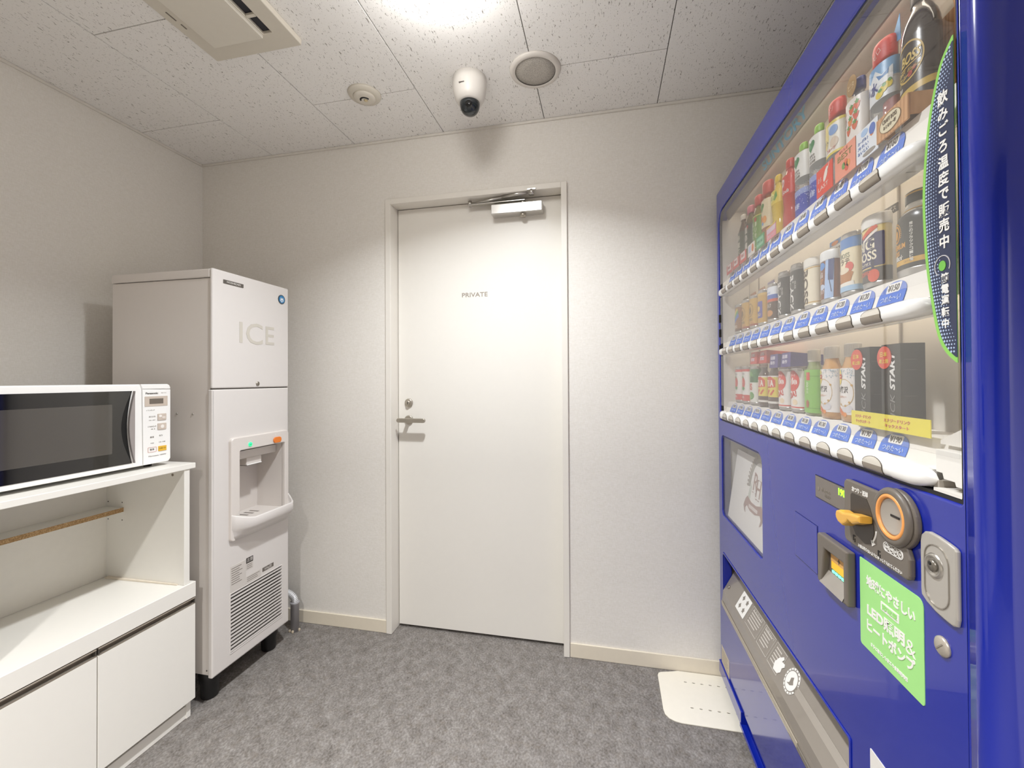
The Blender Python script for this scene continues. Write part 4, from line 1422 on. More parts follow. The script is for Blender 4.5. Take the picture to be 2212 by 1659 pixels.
# feet and the galvanised anti-tip bracket
ft = None
for lx, ly in ((.10, .08), (1.10, .08), (.10, .60), (1.10, .60)):
    if ft is None:
        ft = MB().lathe([(.0001, .0045), (.022, .0045), (.024, .012), (.009, .016), (.009, .0805), (.0001, .0805)], STEEL, 18).build('levelling_foot', vm)
    else:
        ft = ft.copy()
        COL.objects.link(ft)
    ft.location = (lx, ly, 0)
q = MB().box(-.012, .05, .040, .046, .0043, .046, STEEL, .001, 1)
q.box(-.012, .05, .046, .085, .0043, .0075, STEEL, .001, 1)
q.lathe([(.0001, 0), (.009, 0), (.009, .008), (.0001, .008)], STEEL, 6, c=(.015, .065, .0076), smooth=False)
q.build('anti_tip_bracket', vm)

# ================================================================== SAMPLE DRINKS (each one a thing of its own)
GROUPS = {'upper': 'sample drinks on the upper shelf', 'middle': 'sample drinks on the middle shelf', 'lower': 'sample drinks on the lower shelf'}
YROW = {'upper': .0590, 'middle': .0430, 'lower': .0430}


def at(s, y, z):
    return (XV + y, YF - s, z)


def drink(name, label, cat, slot, row, ds=0.0, y=None):
    o = thing(name, label, cat, at(SL[slot] + ds, YROW[row] if y is None else y, BASE[row]), VR, GROUPS[row])
    o.scale = (1.0, .52, 1.0)          # display dummies are flattened front to back
    return o


def wrap(R):
    def f(p):
        t = p.x / R
        return Vector((math.sin(t) * (R - p.y), -math.cos(t) * (R - p.y), p.z))
    return f


class Label(MB):
    """printed sleeve: bands of colour round a drum of radius R, with print wrapped on it"""
    def __init__(s, R, seg=28):
        super().__init__()
        s.R, s.seg = R, seg

    def band(s, z0, z1, hexc, dr=0.0, rough=.35, **kw):
        r = s.R + dr
        s.lathe([(r, z0), (r, z1)], M(hexc, rough, **kw), s.seg, caps=False)
        return s

    def word(s, t, w, h, x, z, hexc, bold=.02, lift=.0009, rot=0.0, shear=0.0):
        fit = (w, h) if not rot else (h, w)
        s.text(t, h, x, z, -lift, M(hexc, .4), bold=bold, ext=.0001, fit=(w, h), rot=rot, shear=shear, xf=wrap(s.R), split=s.R * .22)
        return s

    def shape(s, loops, hexc, lift=.0006):
        if isinstance(loops[0][0], (int, float)):
            loops = [loops]
        s.plate(loops, -lift - .0001, -lift, M(hexc, .4), xf=wrap(s.R), split=s.R * .22)
        return s

    def column(s, t, w, h, x, ztop, hexc, bold=.03, lift=.0009):
        for i, c in enumerate(t):
            s.word(c, w, h * .86, x, ztop - h * (i + .5), hexc, bold, lift)
        return s

    def dots(s, z0, z1, hexc, n=60, r=.0010, lift=.0008):
        for _ in range(n):
            x = random.uniform(-1.4, 1.4) * s.R
            z = random.uniform(z0, z1)
            rr = r * random.uniform(.5, 1.3)
            s.add([wrap(s.R)(Vector((x + dx * rr, -lift, z + dz * rr))) for dx, dz in ((-1, 0), (0, -1), (1, 0), (0, 1))], [(0, 1, 2, 3)], M(hexc, .4))
        return s


def plastic(hexc, clear=False):
    return PET if clear else M(hexc, .12, coat=.6)


def pet_body(t, r, h, hexc, clear=False, waist=0.0, liquid=None):
    hs, hn = h * .62, h * .87
    pr = [(.0001, .004), (r * .55, .001), (r * .90, 0), (r, .007), (r, h * .22)]
    if waist:
        pr += [(r * (1 - waist * .5), h * .28), (r * (1 - waist), h * .34), (r * (1 - waist * .5), h * .42), (r, h * .50)]
    else:
        for k in range(4):
            z = h * (.24 + .05 * k)
            pr += [(r, z), (r - .0012, z + h * .012), (r, z + h * .024)]
    pr += [(r, hs), (r * .93, hs + h * .07), (r * .72, hs + h * .15), (r * .50, hs + h * .205), (.0125, hn), (.0125, hn + h * .02), (.0150, hn + h * .024), (.0150, hn + h * .034), (.0120, hn + h * .036), (.0120, h - .003)]
    return MB().lathe(pr, plastic(hexc, clear), 30).build('bottle_body', t)


def cap(t, h, hexc, r=.0148, hh=.018, mark=None):
    c = MB()
    c.lathe([(r * .99, h - hh), (r, h - hh + .002), (r, h - .002), (r * .92, h), (.0001, h)], M(hexc, .35), 28)
    for i in range(28):
        a = 2 * PI * i / 28
        c.box(r - .0004, r + .0005, -.0005, .0005, h - hh + .002, h - .003, M(hexc, .35), xf=lambda p, a=a: Vector((p.x * math.cos(a) - p.y * math.sin(a), p.x * math.sin(a) + p.y * math.cos(a), p.z)))
    return c.build('bottle_cap', t)


def hood(t, h, hexc, r=.024, hh=.034, txt=None):
    """soft bonus bag or cover pulled over the cap"""
    c = MB()
    c.lathe([(r * .96, h - hh), (r, h - hh + .004), (r * 1.02, h - .010), (r * .93, h - .003), (r * .6, h), (.0001, h)], M(hexc, .45), 28)
    if txt:
        c.text(txt, .012, 0, h - hh * .55, -.0006, M('#f3d9d3', .5), ext=.0001, fit=(.020, .012), rot=.5, xf=wrap(r * 1.01), split=r * .2)
    return c.build('cap_cover', t)


def can_body(t, r, h, draw, top='#c9c6c2', lid=None):
    lb = Label(r)
    lb.lathe([(.0001, .003), (r * .84, .003), (r * .86, 0), (r * .93, .003), (r, .010)], M('#c4c1bc', .3, metal=.8), 30)
    draw(lb, .010, h - .010)
    o = lb.build('printed_can', t)
    MB().lathe([(r, h - .010), (r * .93, h - .002), (r * .93, h), (r * .88, h), (r * .86, h - .003), (.0001, h - .003)], M(top, .25, metal=.8), 30).build('can_top', t)
    if lid:
        MB().lathe([(r * 1.03, h - .016), (r * 1.05, h - .014), (r * 1.05, h + .001), (r * .98, h + .005), (.0001, h + .005)], M(lid, .35), 30).build('drinking_lid', t)
    return o


# ---------------------------------------------------------------- upper shelf
UH = .190
t = drink('tea_bottle', 'dark oolong tea bottle, farthest on the upper shelf', 'bottle', 0, 'upper')
pet_body(t, .0315, UH, '#5a3d24'); cap(t, UH, '#e9e4da')
Label(.0320).band(.035, .128, '#3f4a30').column('烏龍茶', .022, .024, 0, .120, '#e6e0cc').build('sleeve_label', t)

t = drink('tea_bottle', 'dark green tea bottle with a pink cap on the upper shelf', 'bottle', 1, 'upper')
pet_body(t, .0315, UH, '#6f6030'); cap(t, UH, '#d97f8e', .019, .024)
Label(.0320).band(.030, .128, '#36452a').column('黒烏龍', .024, .026, 0, .122, '#efe9da').shape(ell(.012, .118, .006, .006), '#c23a34').build('sleeve_label', t)

t = drink('tea_bottle', 'green tea bottle with a red cap cover on the upper shelf', 'bottle', 2, 'upper')
pet_body(t, .0318, UH, '#86793a'); hood(t, UH + .004, '#c8463f', .022)
Label(.0323).band(.026, .124, '#6f9a3c').band(.1235, .1262, '#d9d36a', .0004).band(.0238, .0264, '#d9d36a', .0004).column('緑茶', .020, .030, -.010, .112, '#e9f0d4').column('濃い味', .010, .018, .014, .108, '#dfe8c4').shape(rrect(.006, .018, .108, .120, .001), '#c8402f').build('sleeve_label', t)

t = drink('tea_bottle', 'amber bottle with a fruit and green heart label, red cap cover, upper shelf', 'bottle', 3, 'upper')
pet_body(t, .0318, UH, '#a5642c'); hood(t, UH + .014, '#c8483f', .026, .042)
Label(.0323).band(.062, .146, '#ecdcb8').shape(heart(-.004, .124, .028, .026), '#4c8f3a').shape(ell(-.010, .092, .011, .011), '#ee8a35').shape(ell(.012, .086, .011, .011), '#f0a24a').shape(ell(.002, .076, .006, .006), '#6aa0d8').build('sleeve_label', t)

t = drink('juice_bottle', 'curvy yellow lemon drink bottle on the upper shelf', 'bottle', 4, 'upper')
pet_body(t, .0315, UH - .006, '#e3c23e', waist=.16); cap(t, UH - .006, '#e4c52f')
Label(.0320).band(.102, .140, '#ecd24e').shape(ell(-.006, .122, .018, .012), '#f6ee9a').shape([(.004, .118), (.020, .136), (.024, .120), (.012, .110)], '#5aa043').word('レモン', .030, .012, -.004, .121, '#3d7d35').build('sleeve_label', t)

t = drink('soda_bottle', 'red soda bottle with a white script letter on the upper shelf', 'bottle', 5, 'upper')
pet_body(t, .0315, UH, '#c23d3a', waist=.12); cap(t, UH, '#c8332c', .0165, .024)
lb = Label(.0320).band(.094, .146, '#d7392f').dots(.096, .144, '#f2c8bd', 40)
lb.word('P', .022, .034, -.006, .122, '#f6ece8', shear=.4).word('Soda', .030, .010, .008, .104, '#f6ece8', shear=.3).build('sleeve_label', t)

for slot, which in ((6, 'farther'), (7, 'nearer')):
    t = drink('water_bottle', 'clear sparkling water bottle with a green heart label, the %s of the two' % which, 'bottle', slot, 'upper')
    pet_body(t, .0315, UH, '#dfe6ea', clear=True)
    cap(t, UH, '#8fc545')
    lb = Label(.0320).band(.102, .164, '#ecebe6')
    lb.shape(heart(-.002, .142, .030, .028), '#2f8a52').word('自然の', .020, .0062, .002, .1215, '#5b5952').word('ミネラル', .026, .0062, .002, .1140, '#5b5952').word('天然炭酸', .026, .0062, .002, .1065, '#5b5952')
    lb.build('paper_collar', t)
    lb = Label(.0322).band(.004, .074, '#3349b0', rough=.25).band(.060, .074, '#8fa0d6', .0003).dots(.030, .086, '#eef1fa', 110, .0011).word('炭酸', .026, .014, 0, .034, '#cfd8f4')
    lb.build('sleeve_label', t)

t = drink('juice_bottle', 'clear bottle with a pale yellow and blue fruit label and a red cap cover', 'bottle', 8, 'upper')
pet_body(t, .0318, UH, '#e6e6e0', clear=True); hood(t, UH + .008, '#cf3f38', .0245, .036, 'ポン')
lb = Label(.0323).band(.080, .150, '#e9e6da').band(.144, .150, '#e6d25a', .0003).band(.080, .085, '#e6d25a', .0003)
lb.shape(ell(-.012, .122, .012, .024), '#f1de8e').shape(ell(.014, .130, .013, .010), '#7fa5da').shape(ell(.016, .104, .012, .011), '#d9c7b2').word('ナト', .020, .012, -.012, .112, '#44506e').word('フルーツ', .028, .007, .006, .092, '#c94a42').build('sleeve_label', t)

t = drink('juice_bottle', 'clear bottle with a strawberry label and a round gold cap tag', 'bottle', 9, 'upper')
pet_body(t, .0318, UH, '#efe3dc', clear=True); cap(t, UH - .002, '#3f4f9c', .0165, .022)
q = MB().plate([ell(0, UH - .012, .0165, .0200)], -.0255, -.0235, M('#a8834b', .4), .0006)
q.text('ビタ', .010, 0, UH - .012, -.0260, M('#e6d3ad', .5), ext=.0002, fit=(.020, .012))
q.build('gold_cap_tag', t)
lb = Label(.0323).band(.070, .148, '#efe9e2')
for x, z in ((.006, .126), (.017, .112), (.002, .106), (.014, .094), (.020, .130), (-.004, .090)):
    lb.shape([(x - .008, z + .005), (x, z + .007), (x + .008, z + .005), (x + .005, z - .004), (x, z - .009), (x - .005, z - .004)], random.choice(['#e0643a', '#d94f38', '#e88a4a']))
    lb.shape(star(x, z + .007, .006, .003, 5), '#5f9c46', .0009)
lb.column('いちご', .009, .012, -.016, .135, '#8a4a3a').build('sleeve_label', t)

t = drink('water_bottle', 'clear lemon water bottle with a blue mountain label and a red cap cover', 'bottle', 10, 'upper')
pet_body(t, .0322, UH, '#e4eaee', clear=True); hood(t, UH + .012, '#cf352d', .0255, .040, 'ゼロ')
lb = Label(.0327).band(.094, .156, '#e9eef2').band(.124, .156, '#7fb2e0', .0003)
lb.shape([(-.040, .124), (-.022, .140), (-.010, .133), (.004, .148), (.018, .134), (.040, .142), (.040, .118), (-.040, .116)], '#eef2f5', .0008)
lb.shape([(.006, .138), (.018, .132), (.032, .139), (.030, .130), (.012, .127)], '#4a86c4', .0010).word('天然', .012, .014, -.018, .122, '#3a4a8c').word('水', .020, .022, .000, .119, '#3a4a8c', .05)
for x, z in ((.020, .108), (.031, .112), (.012, .102)):
    lb.shape(ell(x, z, .008, .0065), '#e9d13c', .0009).shape(ell(x + .002, z + .006, .004, .003), '#5a9a3e', .0011)
lb.build('sleeve_label', t)
MB().add([(.010, .006, UH - .004), (.034, .008, UH - .010), (.030, .010, UH + .036), (.010, .0075, UH - .004), (.034, .0095, UH - .010), (.030, .0115, UH + .036)],
         [(0, 1, 2), (5, 4, 3), (0, 3, 4, 1), (1, 4, 5, 2), (2, 5, 3, 0)], M('#5b97d2', .5)).build('neck_pennant', t)
MB().lathe([(.0185, .0), (.0185, .030)], M('#c75a52', .4), 16, c=(.012, .006, .060), caps=False).build('inner_print', t)

t = drink('coffee_bottle', 'large dark coffee bottle with a gold oval label, nearest on the upper shelf', 'bottle', 11, 'upper', .006, .060)
h = .203
r = .0350
t.scale.z = 1.06
COFB = M('#2e2521', .10, coat=.8)
MB().lathe([(.0001, .002), (r * .9, 0), (r, .007), (r, .136), (r * .97, .146), (r * .86, .158), (r * .66, .170), (r * .46, .178), (.0145, .183), (.0140, h - .004)], COFB, 36).build('bottle_body', t)
cap(t, h, '#241c1a', .0165, .018)
lb = Label(r + .0005, 36).band(.020, .134, '#332a25', rough=.25).band(.050, .060, '#cfae4e', .0003, rough=.3)
GOLD = '#cdab50'
lb.shape([ell(.000, .100, .0310, .0290, 36), ell(.000, .100, .0285, .0264, 36)], GOLD)
lb.word('BOSS', .040, .0150, .006, .104, '#dcc06a', .04, shear=.3).shape([(-.016, .0935), (.024, .0955), (.024, .0940), (-.014, .0918)], GOLD)
lb.word('CRAFT', .018, .0050, -.012, .0885, '#dcc06a').word('Black', .018, .0050, .010, .0870, '#b79a52', shear=.3).word('コーヒー', .022, .0056, -.008, .0805, '#dcc06a')
lb.shape([(-.034, .072), (.026, .088), (.026, .0865), (-.034, .0702)], GOLD).shape(ell(.006, .0800, .0048, .0042), '#a8352c', .0009).shape(ell(.014, .0850, .0036, .0032), '#a8352c', .0009)
lb.word('PREMIUM COFFEE', .040, .0036, 0, .0450, '#bfa257').word('Boss', .014, .008, -.018, .0660, '#e7e0d8', shear=.4)
lb.build('sleeve_label', t)

# wooden display stand behind and below it
WOODM = NT('light_wood_print')
wv = WOODM.new('ShaderNodeTexWave')
wv.inputs['Scale'].default_value = 40
wv.inputs['Distortion'].default_value = 6
WOODM.link(WOODM.coord((1, 1, .25)), wv.inputs['Vector'])
WOODM.link(WOODM.ramp(wv.outputs['Color'], [(0.0, lin('#c08a5c')), (1.0, lin('#d9a878'))]), WOODM.b.inputs['Base Color'])
WOODM.b.inputs['Roughness'].default_value = .5
WD = WOODM.m
t = thing('wooden_back_frame', 'light wood cut-out board standing behind the big coffee bottle', 'board', at(1.007, .060, BASE['upper']), VR)
q = MB().plate([[(-.046, 0), (.046, 0), (.046, .190), (.036, .197), (.030, .204), (.024, .196), (.022, .180), (.026, 0.160), (-.026, .160), (-.022, .184), (-.028, .202), (-.040, .194), (-.046, .17)]], .0232, .0250, WD)
q.build('back_frame', t)
t = thing('wooden_sign_box', 'light wood box front with an oval sign before the big coffee bottle', 'sign', at(1.007, .060, BASE['upper']), VR)
q = MB().box(-.036, .040, -.0455, -.0425, -.006, .0330, WD, .0008, 1)
q.box(.037, .040, -.0425, -.012, .001, .0330, WD)
q.box(-.036, -.033, -.0425, -.020, .001, .0330, WD)
tray_o = q.build('front_board', t)
q = MB().plate([ell(.000, .0140, .0260, .0150)], -.0462, -.0456, M('#e9dfc0', .5))
q.plate([ell(.000, .0140, .0260, .0150), ell(.000, .0140, .0250, .0140)], -.0466, -.0460, M('#8c6a44', .5))
q.text('CRAFT BOSS', .006, 0, .0190, -.0468, M('#5c4630', .5), ext=.0002, fit=(.034, .0065))
q.text('おとなの一杯', .005, 0, .0095, -.0468, M('#5c4630', .5), ext=.0002, fit=(.030, .0060))
q.build('oval_sign', tray_o)


def card(name, label, s, row, w, z0, z1, hexc, draw=None, y=.0165, skew=0.0):
    """small printed card standing at the front of a shelf"""
    hh = z1 - z0
    q = MB().plate([[(-w / 2, 0), (w / 2, 0), (w / 2 + skew, hh), (-w / 2 + skew, hh)]], -.0006, .0006, M(hexc, .45))
    o = q.build(name)
    o.location = at(s, y, z0)
    o.rotation_euler = (0, 0, VR)
    tag(o, label, 'card', 'promotion cards on the shelves')
    if draw:
        d = MB()
        draw(d, w, hh)
        d.build('print', o)
    return o


def d_red(d, w, h):
    d.plate([ell(.006, h * .66, .0062, .0150)], -.0010, -.0006, M('#e9e2d8', .5), xf=lambda p: Vector((.006 + (p.x - .006) * .86 - (p.z - h * .66) * -.5, p.y, h * .66 + (p.x - .006) * -.5 + (p.z - h * .66) * .86)))
    d.box(.012, .014, -.0010, -.0006, h * .72, h * .98, M('#e9e2d8', .5), xf=lambda p: Vector((p.x + (p.z - h * .72) * .5, p.y, p.z)))
    d.text('LAST', .006, -.004, h * .28, -.0010, M('#f3d9cf', .5), ext=.0002, fit=(w * .62, .0085), rot=.05)
    d.text('まろ', .006, -.018, h * .60, -.0010, M('#f3d9cf', .5), ext=.0002, fit=(.014, .010))


def d_peach(d, w, h):
    d.text('BEST', .008, 0, h * .70, -.0010, M('#8f8a48', .5), ext=.0002, fit=(w * .7, .011))
    d.text('おいしさ', .006, -.004, h * .90, -.0010, M('#c06a58', .5), ext=.0002, fit=(w * .4, .005))
    for x, z, c in ((.004, .42, '#e06a3a'), (.012, .34, '#e8a04a'), (-.004, .36, '#6aa04a'), (.006, .24, '#d9533a')):
        d.plate([ell(x, h * z, .006, .0065, 12)], -.0010, -.0006, M(c, .5))


def d_blue(d, w, h):
    d.plate([ell(.016, h * .76, .0085, .0095)], -.0010, -.0006, M('#4c6fc0', .5))
    d.plate([ell(-.006, h * .84, .010, .006)], -.0010, -.0006, M('#a9c8ec', .5))
    d.plate([[(.008, h * .62), (.020, h * .58), (.014, h * .54)]], -.0010, -.0006, M('#e88a4a', .5))
    for i, tx_ in enumerate(('ヨーグルト', '冷たい', 'おいしい')):
        d.text(tx_, .005, -.010, h * (.62 - .17 * i), -.0010, M('#5f83c4', .5), ext=.0002, fit=(w * .5, .0062))
    d.plate([ell(.006, h * .12, .018, .004)], -.0010, -.0006, M('#9a948c', .5))


u0, uz = .0, 1.5530
card('promotion_card', 'red card with a white spoon in front of the fruit bottle', .796, 'upper', .066, uz, uz + .056, '#e2452f', d_red)
card('promotion_card', 'peach coloured card in front of the strawberry bottle', .873, 'upper', .070, uz, uz + .056, '#ee9a80', d_peach)
card('promotion_card', 'white and blue card in front of the lemon water bottle', .942, 'upper', .062, uz, uz + .054, '#e9edf2', d_blue)
card('promotion_card', 'pink and white card in front of the red soda bottle', .5060, 'upper', .066, uz, uz + .036, '#e58a98', lambda d, w, h: (d.plate([rrect(-w * .46, w * .46, h * .48, h * .86, .001)], -.001, -.0006, M('#d9c3cf', .5)), d.box(-w / 2, w / 2, -.0011, -.0006, h * .92, h, M('#e6cf4e', .5)), d.text('あま〜い', .006, 0, h * .24, -.001, M('#f4e4e6', .5), ext=.0002, fit=(w * .7, .008))))
card('promotion_card', 'green card in front of the yellow lemon bottle', .4220, 'upper', .064, uz, uz + .036, '#3f9c5c', lambda d, w, h: (d.plate([rrect(-w * .40, w * .40, h * .16, h * .84, .002)], -.001, -.0006, M('#8cc7a0', .5)), d.text('ビタミンC', .008, 0, h * .5, -.0014, M('#2f7a48', .5), ext=.0002, fit=(w * .66, .010))))
card('promotion_card', 'white card with an orange dot in front of the amber bottle', .3440, 'upper', .060, uz, uz + .036, '#e9e3da', lambda d, w, h: (d.plate([ell(w * .24, h * .55, .009, .012)], -.001, -.0006, M('#e07a3f', .5)), d.plate([rrect(-w * .4, -w * .05, h * .3, h * .85, .001)], -.001, -.0006, M('#b9c3e0', .5))))
for k_, (s_, wch) in enumerate(((.2620, 'green tea bottle'), (.1840, 'pink capped tea bottle'), (.1060, 'farthest oolong bottle'))):
    card('promotion_card', 'red and white card in front of the %s' % wch, s_, 'upper', .066, uz, uz + .034, '#d8453c', lambda d, w, h: (d.plate([rrect(-w * .30, w * .34, h * .30, h * .96, .001)], -.001, -.0006, M('#eae2dc', .5)), d.text('限定', .006, .002, h * .63, -.0014, M('#c8635a', .5), ext=.0002, fit=(w * .4, .010))))

# ---------------------------------------------------------------- middle shelf


def c_rainbow(lb, z0, z1):
    lb.band(z0, z1, '#9a6a3c')
    lb.shape([(-.022, .040), (.020, .074), (.024, .060), (-.018, .030)], '#4f74c4').shape([(-.022, .052), (.018, .084), (.020, .074), (-.022, .040)], '#66a55c').shape([(-.022, .064), (.014, .090), (.018, .084), (-.022, .052)], '#e3c653')
    lb.word('BOSS', .026, .010, 0, .026, '#f0e6d6').band(z0, z0 + .008, '#6a4630', .0003)


def c_gold(lb, z0, z1):
    lb.band(z0, z1, '#cfa552').shape([ell(0, .060, .0190, .0215), ell(0, .060, .0168, .0192)], '#8a6a34').shape(ell(0, .058, .0110, .0140), '#b78c44').shape([(-.006, .066), (.004, .070), (.008, .058), (.002, .048), (-.008, .052)], '#6e5228', .0009)
    lb.word('BOSS', .030, .0080, 0, .030, '#5c4520').word('うまみ', .018, .005, .012, .020, '#c8553f').band(z0, z0 + .006, '#a04a36', .0003)


def c_purple(lb, z0, z1):
    lb.band(z0, z1, '#c79c4c').shape(rrect(-.021, .021, .024, .074, .004), '#5a55a0').shape(ell(0, .052, .0085, .0085), '#e9c568', .0009).word('GOLD', .026, .008, 0, .034, '#ead9a8').band(z1 - .007, z1, '#d9b566', .0003)


def c_choco(lb, z0, z1):
    lb.band(z0, z1, '#4f382c').band(.072, z1, '#e9ecf2', .0003).band(.066, .078, '#4a6bb8', .0004).band(.058, .066, '#d45b38', .0004)
    lb.word('ミルク', .030, .012, 0, .048, '#f1e6dc').shape(ell(.006, .026, .016, .009), '#c88a4c').word('つぶつぶ', .024, .005, 0, .084, '#4a6bb8')


def c_black(lb, z0, z1):
    lb.band(z0, z1, '#34322f', rough=.3).band(z1 - .006, z1, '#8d8882', .0003)
    lb.text('BLACK', .020, -.003, .054, -.0009, M('#efebe4', .4), bold=.03, ext=.0001, fit=(.088, .0220), rot=-PI / 2, xf=wrap(lb.R), split=lb.R * .22)
    lb.text('無糖', .008, .014, .072, -.0009, M('#bdb8b0', .4), ext=.0001, fit=(.020, .007), rot=-PI / 2, xf=wrap(lb.R), split=lb.R * .22)


def c_cream(lb, z0, z1):
    lb.band(z0, z1, '#eadfc6').band(z1 - .010, z1 - .008, '#cfa44f', .0003).band(z0 + .004, z0 + .006, '#cfa44f', .0003)
    lb.text('BOSS', .020, -.004, .052, -.0009, M('#4f3f30', .4), bold=.03, ext=.0001, fit=(.080, .0240), rot=-PI / 2, xf=wrap(lb.R), split=lb.R * .22)


def c_cocoa(lb, z0, z1):
    lb.band(z0, z1, '#7d4a32').shape([(.004, z0), (.030, z0), (.034, .092), (.010, .092)], '#a9c2e6').shape([(.016, .048), (.030, .046), (.034, .092), (.018, .092)], '#3d4a7a', .0009)
    lb.shape([(.016, .060), (.018, .060), (.026, .022), (.024, .022)], '#3b3a52', .0012).shape(ell(-.004, .080, .012, .008), '#4a8ad0', .0009)
    lb.word('ひえる', .024, .011, -.012, .062, '#f1e9e2').word('ココア', .022, .010, -.010, .048, '#e9a45c').word('ミルク', .020, .009, -.006, .026, '#f0dcd6').shape(ell(-.004, .036, .010, .006), '#c3d0e6', .0007)


def c_caramel(lb, z0, z1):
    lb.band(z0, z1, '#efe2c0').band(.092, z1, '#5a86c0', .0003).shape([(-.030, .092), (-.008, .092), (-.014, .080), (-.026, .074)], '#6f9cd0').shape(ell(-.018, .086, .006, .007), '#caa23f', .0009)
    lb.word('BOSS', .026, .009, .004, .079, '#9a9c84').word('ラテ', .026, .011, .004, .067, '#5d4a38').shape(ell(.016, .056, .010, .009), '#d9594c')
    lb.shape([(-.024, .044), (-.010, .054), (.012, .052), (.026, .044), (.018, .026), (-.014, .024)], '#b87a44').shape(ell(.000, .050, .016, .006), '#e9d9be', .0009).shape([(-.026, .026), (.026, .028), (.030, z0), (-.028, z0)], '#ece6da', .0008).band(z0, z0 + .010, '#a3c4e0', .0011)


def c_big(lb, z0, z1):
    lb.band(z0, z1, '#e8cf86').shape(rrect(-.034, .040, .036, .094, .003), '#37335c').shape([(-.014, .094), (.022, .110), (.026, .102), (-.010, .088)], '#d65435', .0009).shape([(-.008, .086), (.024, .100), (.026, .096), (-.004, .083)], '#efe6dc', .0010)
    lb.word('BIG', .046, .020, -.004, .076, '#efe6cc', .03).word('BOSS', .050, .0165, -.002, .056, '#efe6cc', .03).word('ビッグボス', .030, .0065, -.004, .042, '#efe6cc').word('乳飲料', .018, .005, -.006, .106, '#8a7440')
    lb.band(z0, .034, '#4b463f', .0003).word('COFFEE', .030, .0075, -.004, .026, '#d9573a', lift=.0014).shape(ell(.016, .020, .012, .011), '#d65435', .0010).shape(ell(-.022, .094, .0060, .0100), '#eadfce', .0011)
    lb.shape(rrect(.012, .018, z0, .096, .0005), '#2b2740', .0007)


MH = .118
specs = [
    (0, 'coffee_can', 'small brown can with a rainbow stripe, farthest on the middle shelf', .0265, .104, c_rainbow, None),
    (1, 'coffee_can', 'gold coffee can beside the rainbow can', .0265, .106, c_gold, None),
    (2, 'coffee_can', 'gold coffee can beside the purple panelled can', .0265, .106, c_gold, None),
    (3, 'coffee_can', 'gold can with a purple panel on the middle shelf', .0270, .108, c_purple, None),
    (4, 'cocoa_can', 'brown can with a white and blue top on the middle shelf', .0270, .110, c_choco, None),
    (5, 'coffee_can', 'tall dark can marked BLACK, next to the brown cocoa can', .0268, .124, c_black, None),
    (6, 'coffee_can', 'tall dark can marked BLACK, next to the cream BOSS can', .0268, .124, c_black, None),
    (7, 'coffee_can', 'cream can with vertical BOSS lettering and a white lid', .0285, .112, c_cream, '#e9e4da'),
    (8, 'cocoa_can', 'brown and pale blue cocoa can with a white lid', .0285, .106, c_cocoa, '#e6e6e4'),
    (9, 'coffee_can', 'cream caramel latte can with a blue top and iced cup', .0275, .122, c_caramel, None),
    (10, 'coffee_can', 'yellow and navy can marked BIG BOSS with a white lid', .0310, .122, c_big, '#efebe4'),
]
for slot, nm, lab, r, h, fn, lid in specs:
    t = drink(nm, lab, 'can', slot, 'middle')
    can_body(t, r, h, fn, lid=lid)

t = drink('coffee_bottle_can', 'black premium coffee bottle can, nearest on the middle shelf', 'can', 11, 'middle', .004, .052)
r, h = .0345, .126
MB().lathe([(.0001, .003), (r * .85, .003), (r * .88, 0), (r * .94, .003), (r, .011), (r, .013)], M('#c9c7c2', .3, metal=.8), 34).build('can_base', t)
lb = Label(r, 34)
lb.lathe([(r, .013), (r, .082), (r * .985, .090), (r * .90, .098), (r * .70, .1035), (.0195, .1055)], M('#34332f', .28), 34, caps=False)
lb.lathe([(.0205, .1052), (.0200, .1070)], M('#c9a04c', .3), 34, caps=False)
lb.lathe([(r + .0003, .0205), (r + .0003, .0285)], M('#d3a544', .35), 34, caps=False)
lb.shape([ell(-.018, .072, .0110, .0140), ell(-.018, .072, .0085, .0112)], '#d79a3c').shape(ell(-.018, .071, .0045, .0075), '#d79a3c')
for i in range(14):
    a = -.4 + 2.4 * i / 13
    lb.shape(ell(-.018 + .0135 * math.cos(a), .072 + .0168 * math.sin(a), .0011, .0011, 6), '#d79a3c')
lb.word('PREMIUM', .034, .0085, -.012, .0510, '#d79a3c', .03).word('BOSS', .020, .0075, -.018, .0405, '#d79a3c', .03).word('Black', .024, .0080, -.012, .0330, '#e6e2da', shear=.5)
lb.column('微糖のブラックコーヒー', .0062, .0056, .016, .0840, '#d9d5cc')
lb.word('コーヒー', .020, .0034, .012, .0245, '#8a6a2c', lift=.0013)
lb.build('printed_can', t)
MB().lathe([(.0200, .1060), (.0190, .1120), (.0165, .1160), (.0165, .1190)], M('#e4e0d8', .3, metal=.3), 30).build('silver_neck', t)
MB().lathe([(.0180, .1165), (.0185, .1175), (.0185, .1330), (.0178, .1348), (.0001, .1348)], M('#38372f', .3), 30).build('screw_cap', t)
MB().lathe([(.0187, .1300), (.0187, .1325)], M('#c9a04c', .3), 30, caps=False).build('cap_stripe', t)


def sign(name, label, s, z0, z1, w, hexc, fn, y=.030):
    q = MB().plate([rrect(-w / 2, w / 2, 0, z1 - z0, .001)], -.0006, .0006, M(hexc, .45))
    o = q.build(name)
    o.location = at(s, y, z0)
    o.rotation_euler = (0, 0, VR)
    tag(o, label, 'sign', 'name strips above the middle shelf cans')
    d = MB()
    fn(d, w, z1 - z0)
    d.build('print', o)


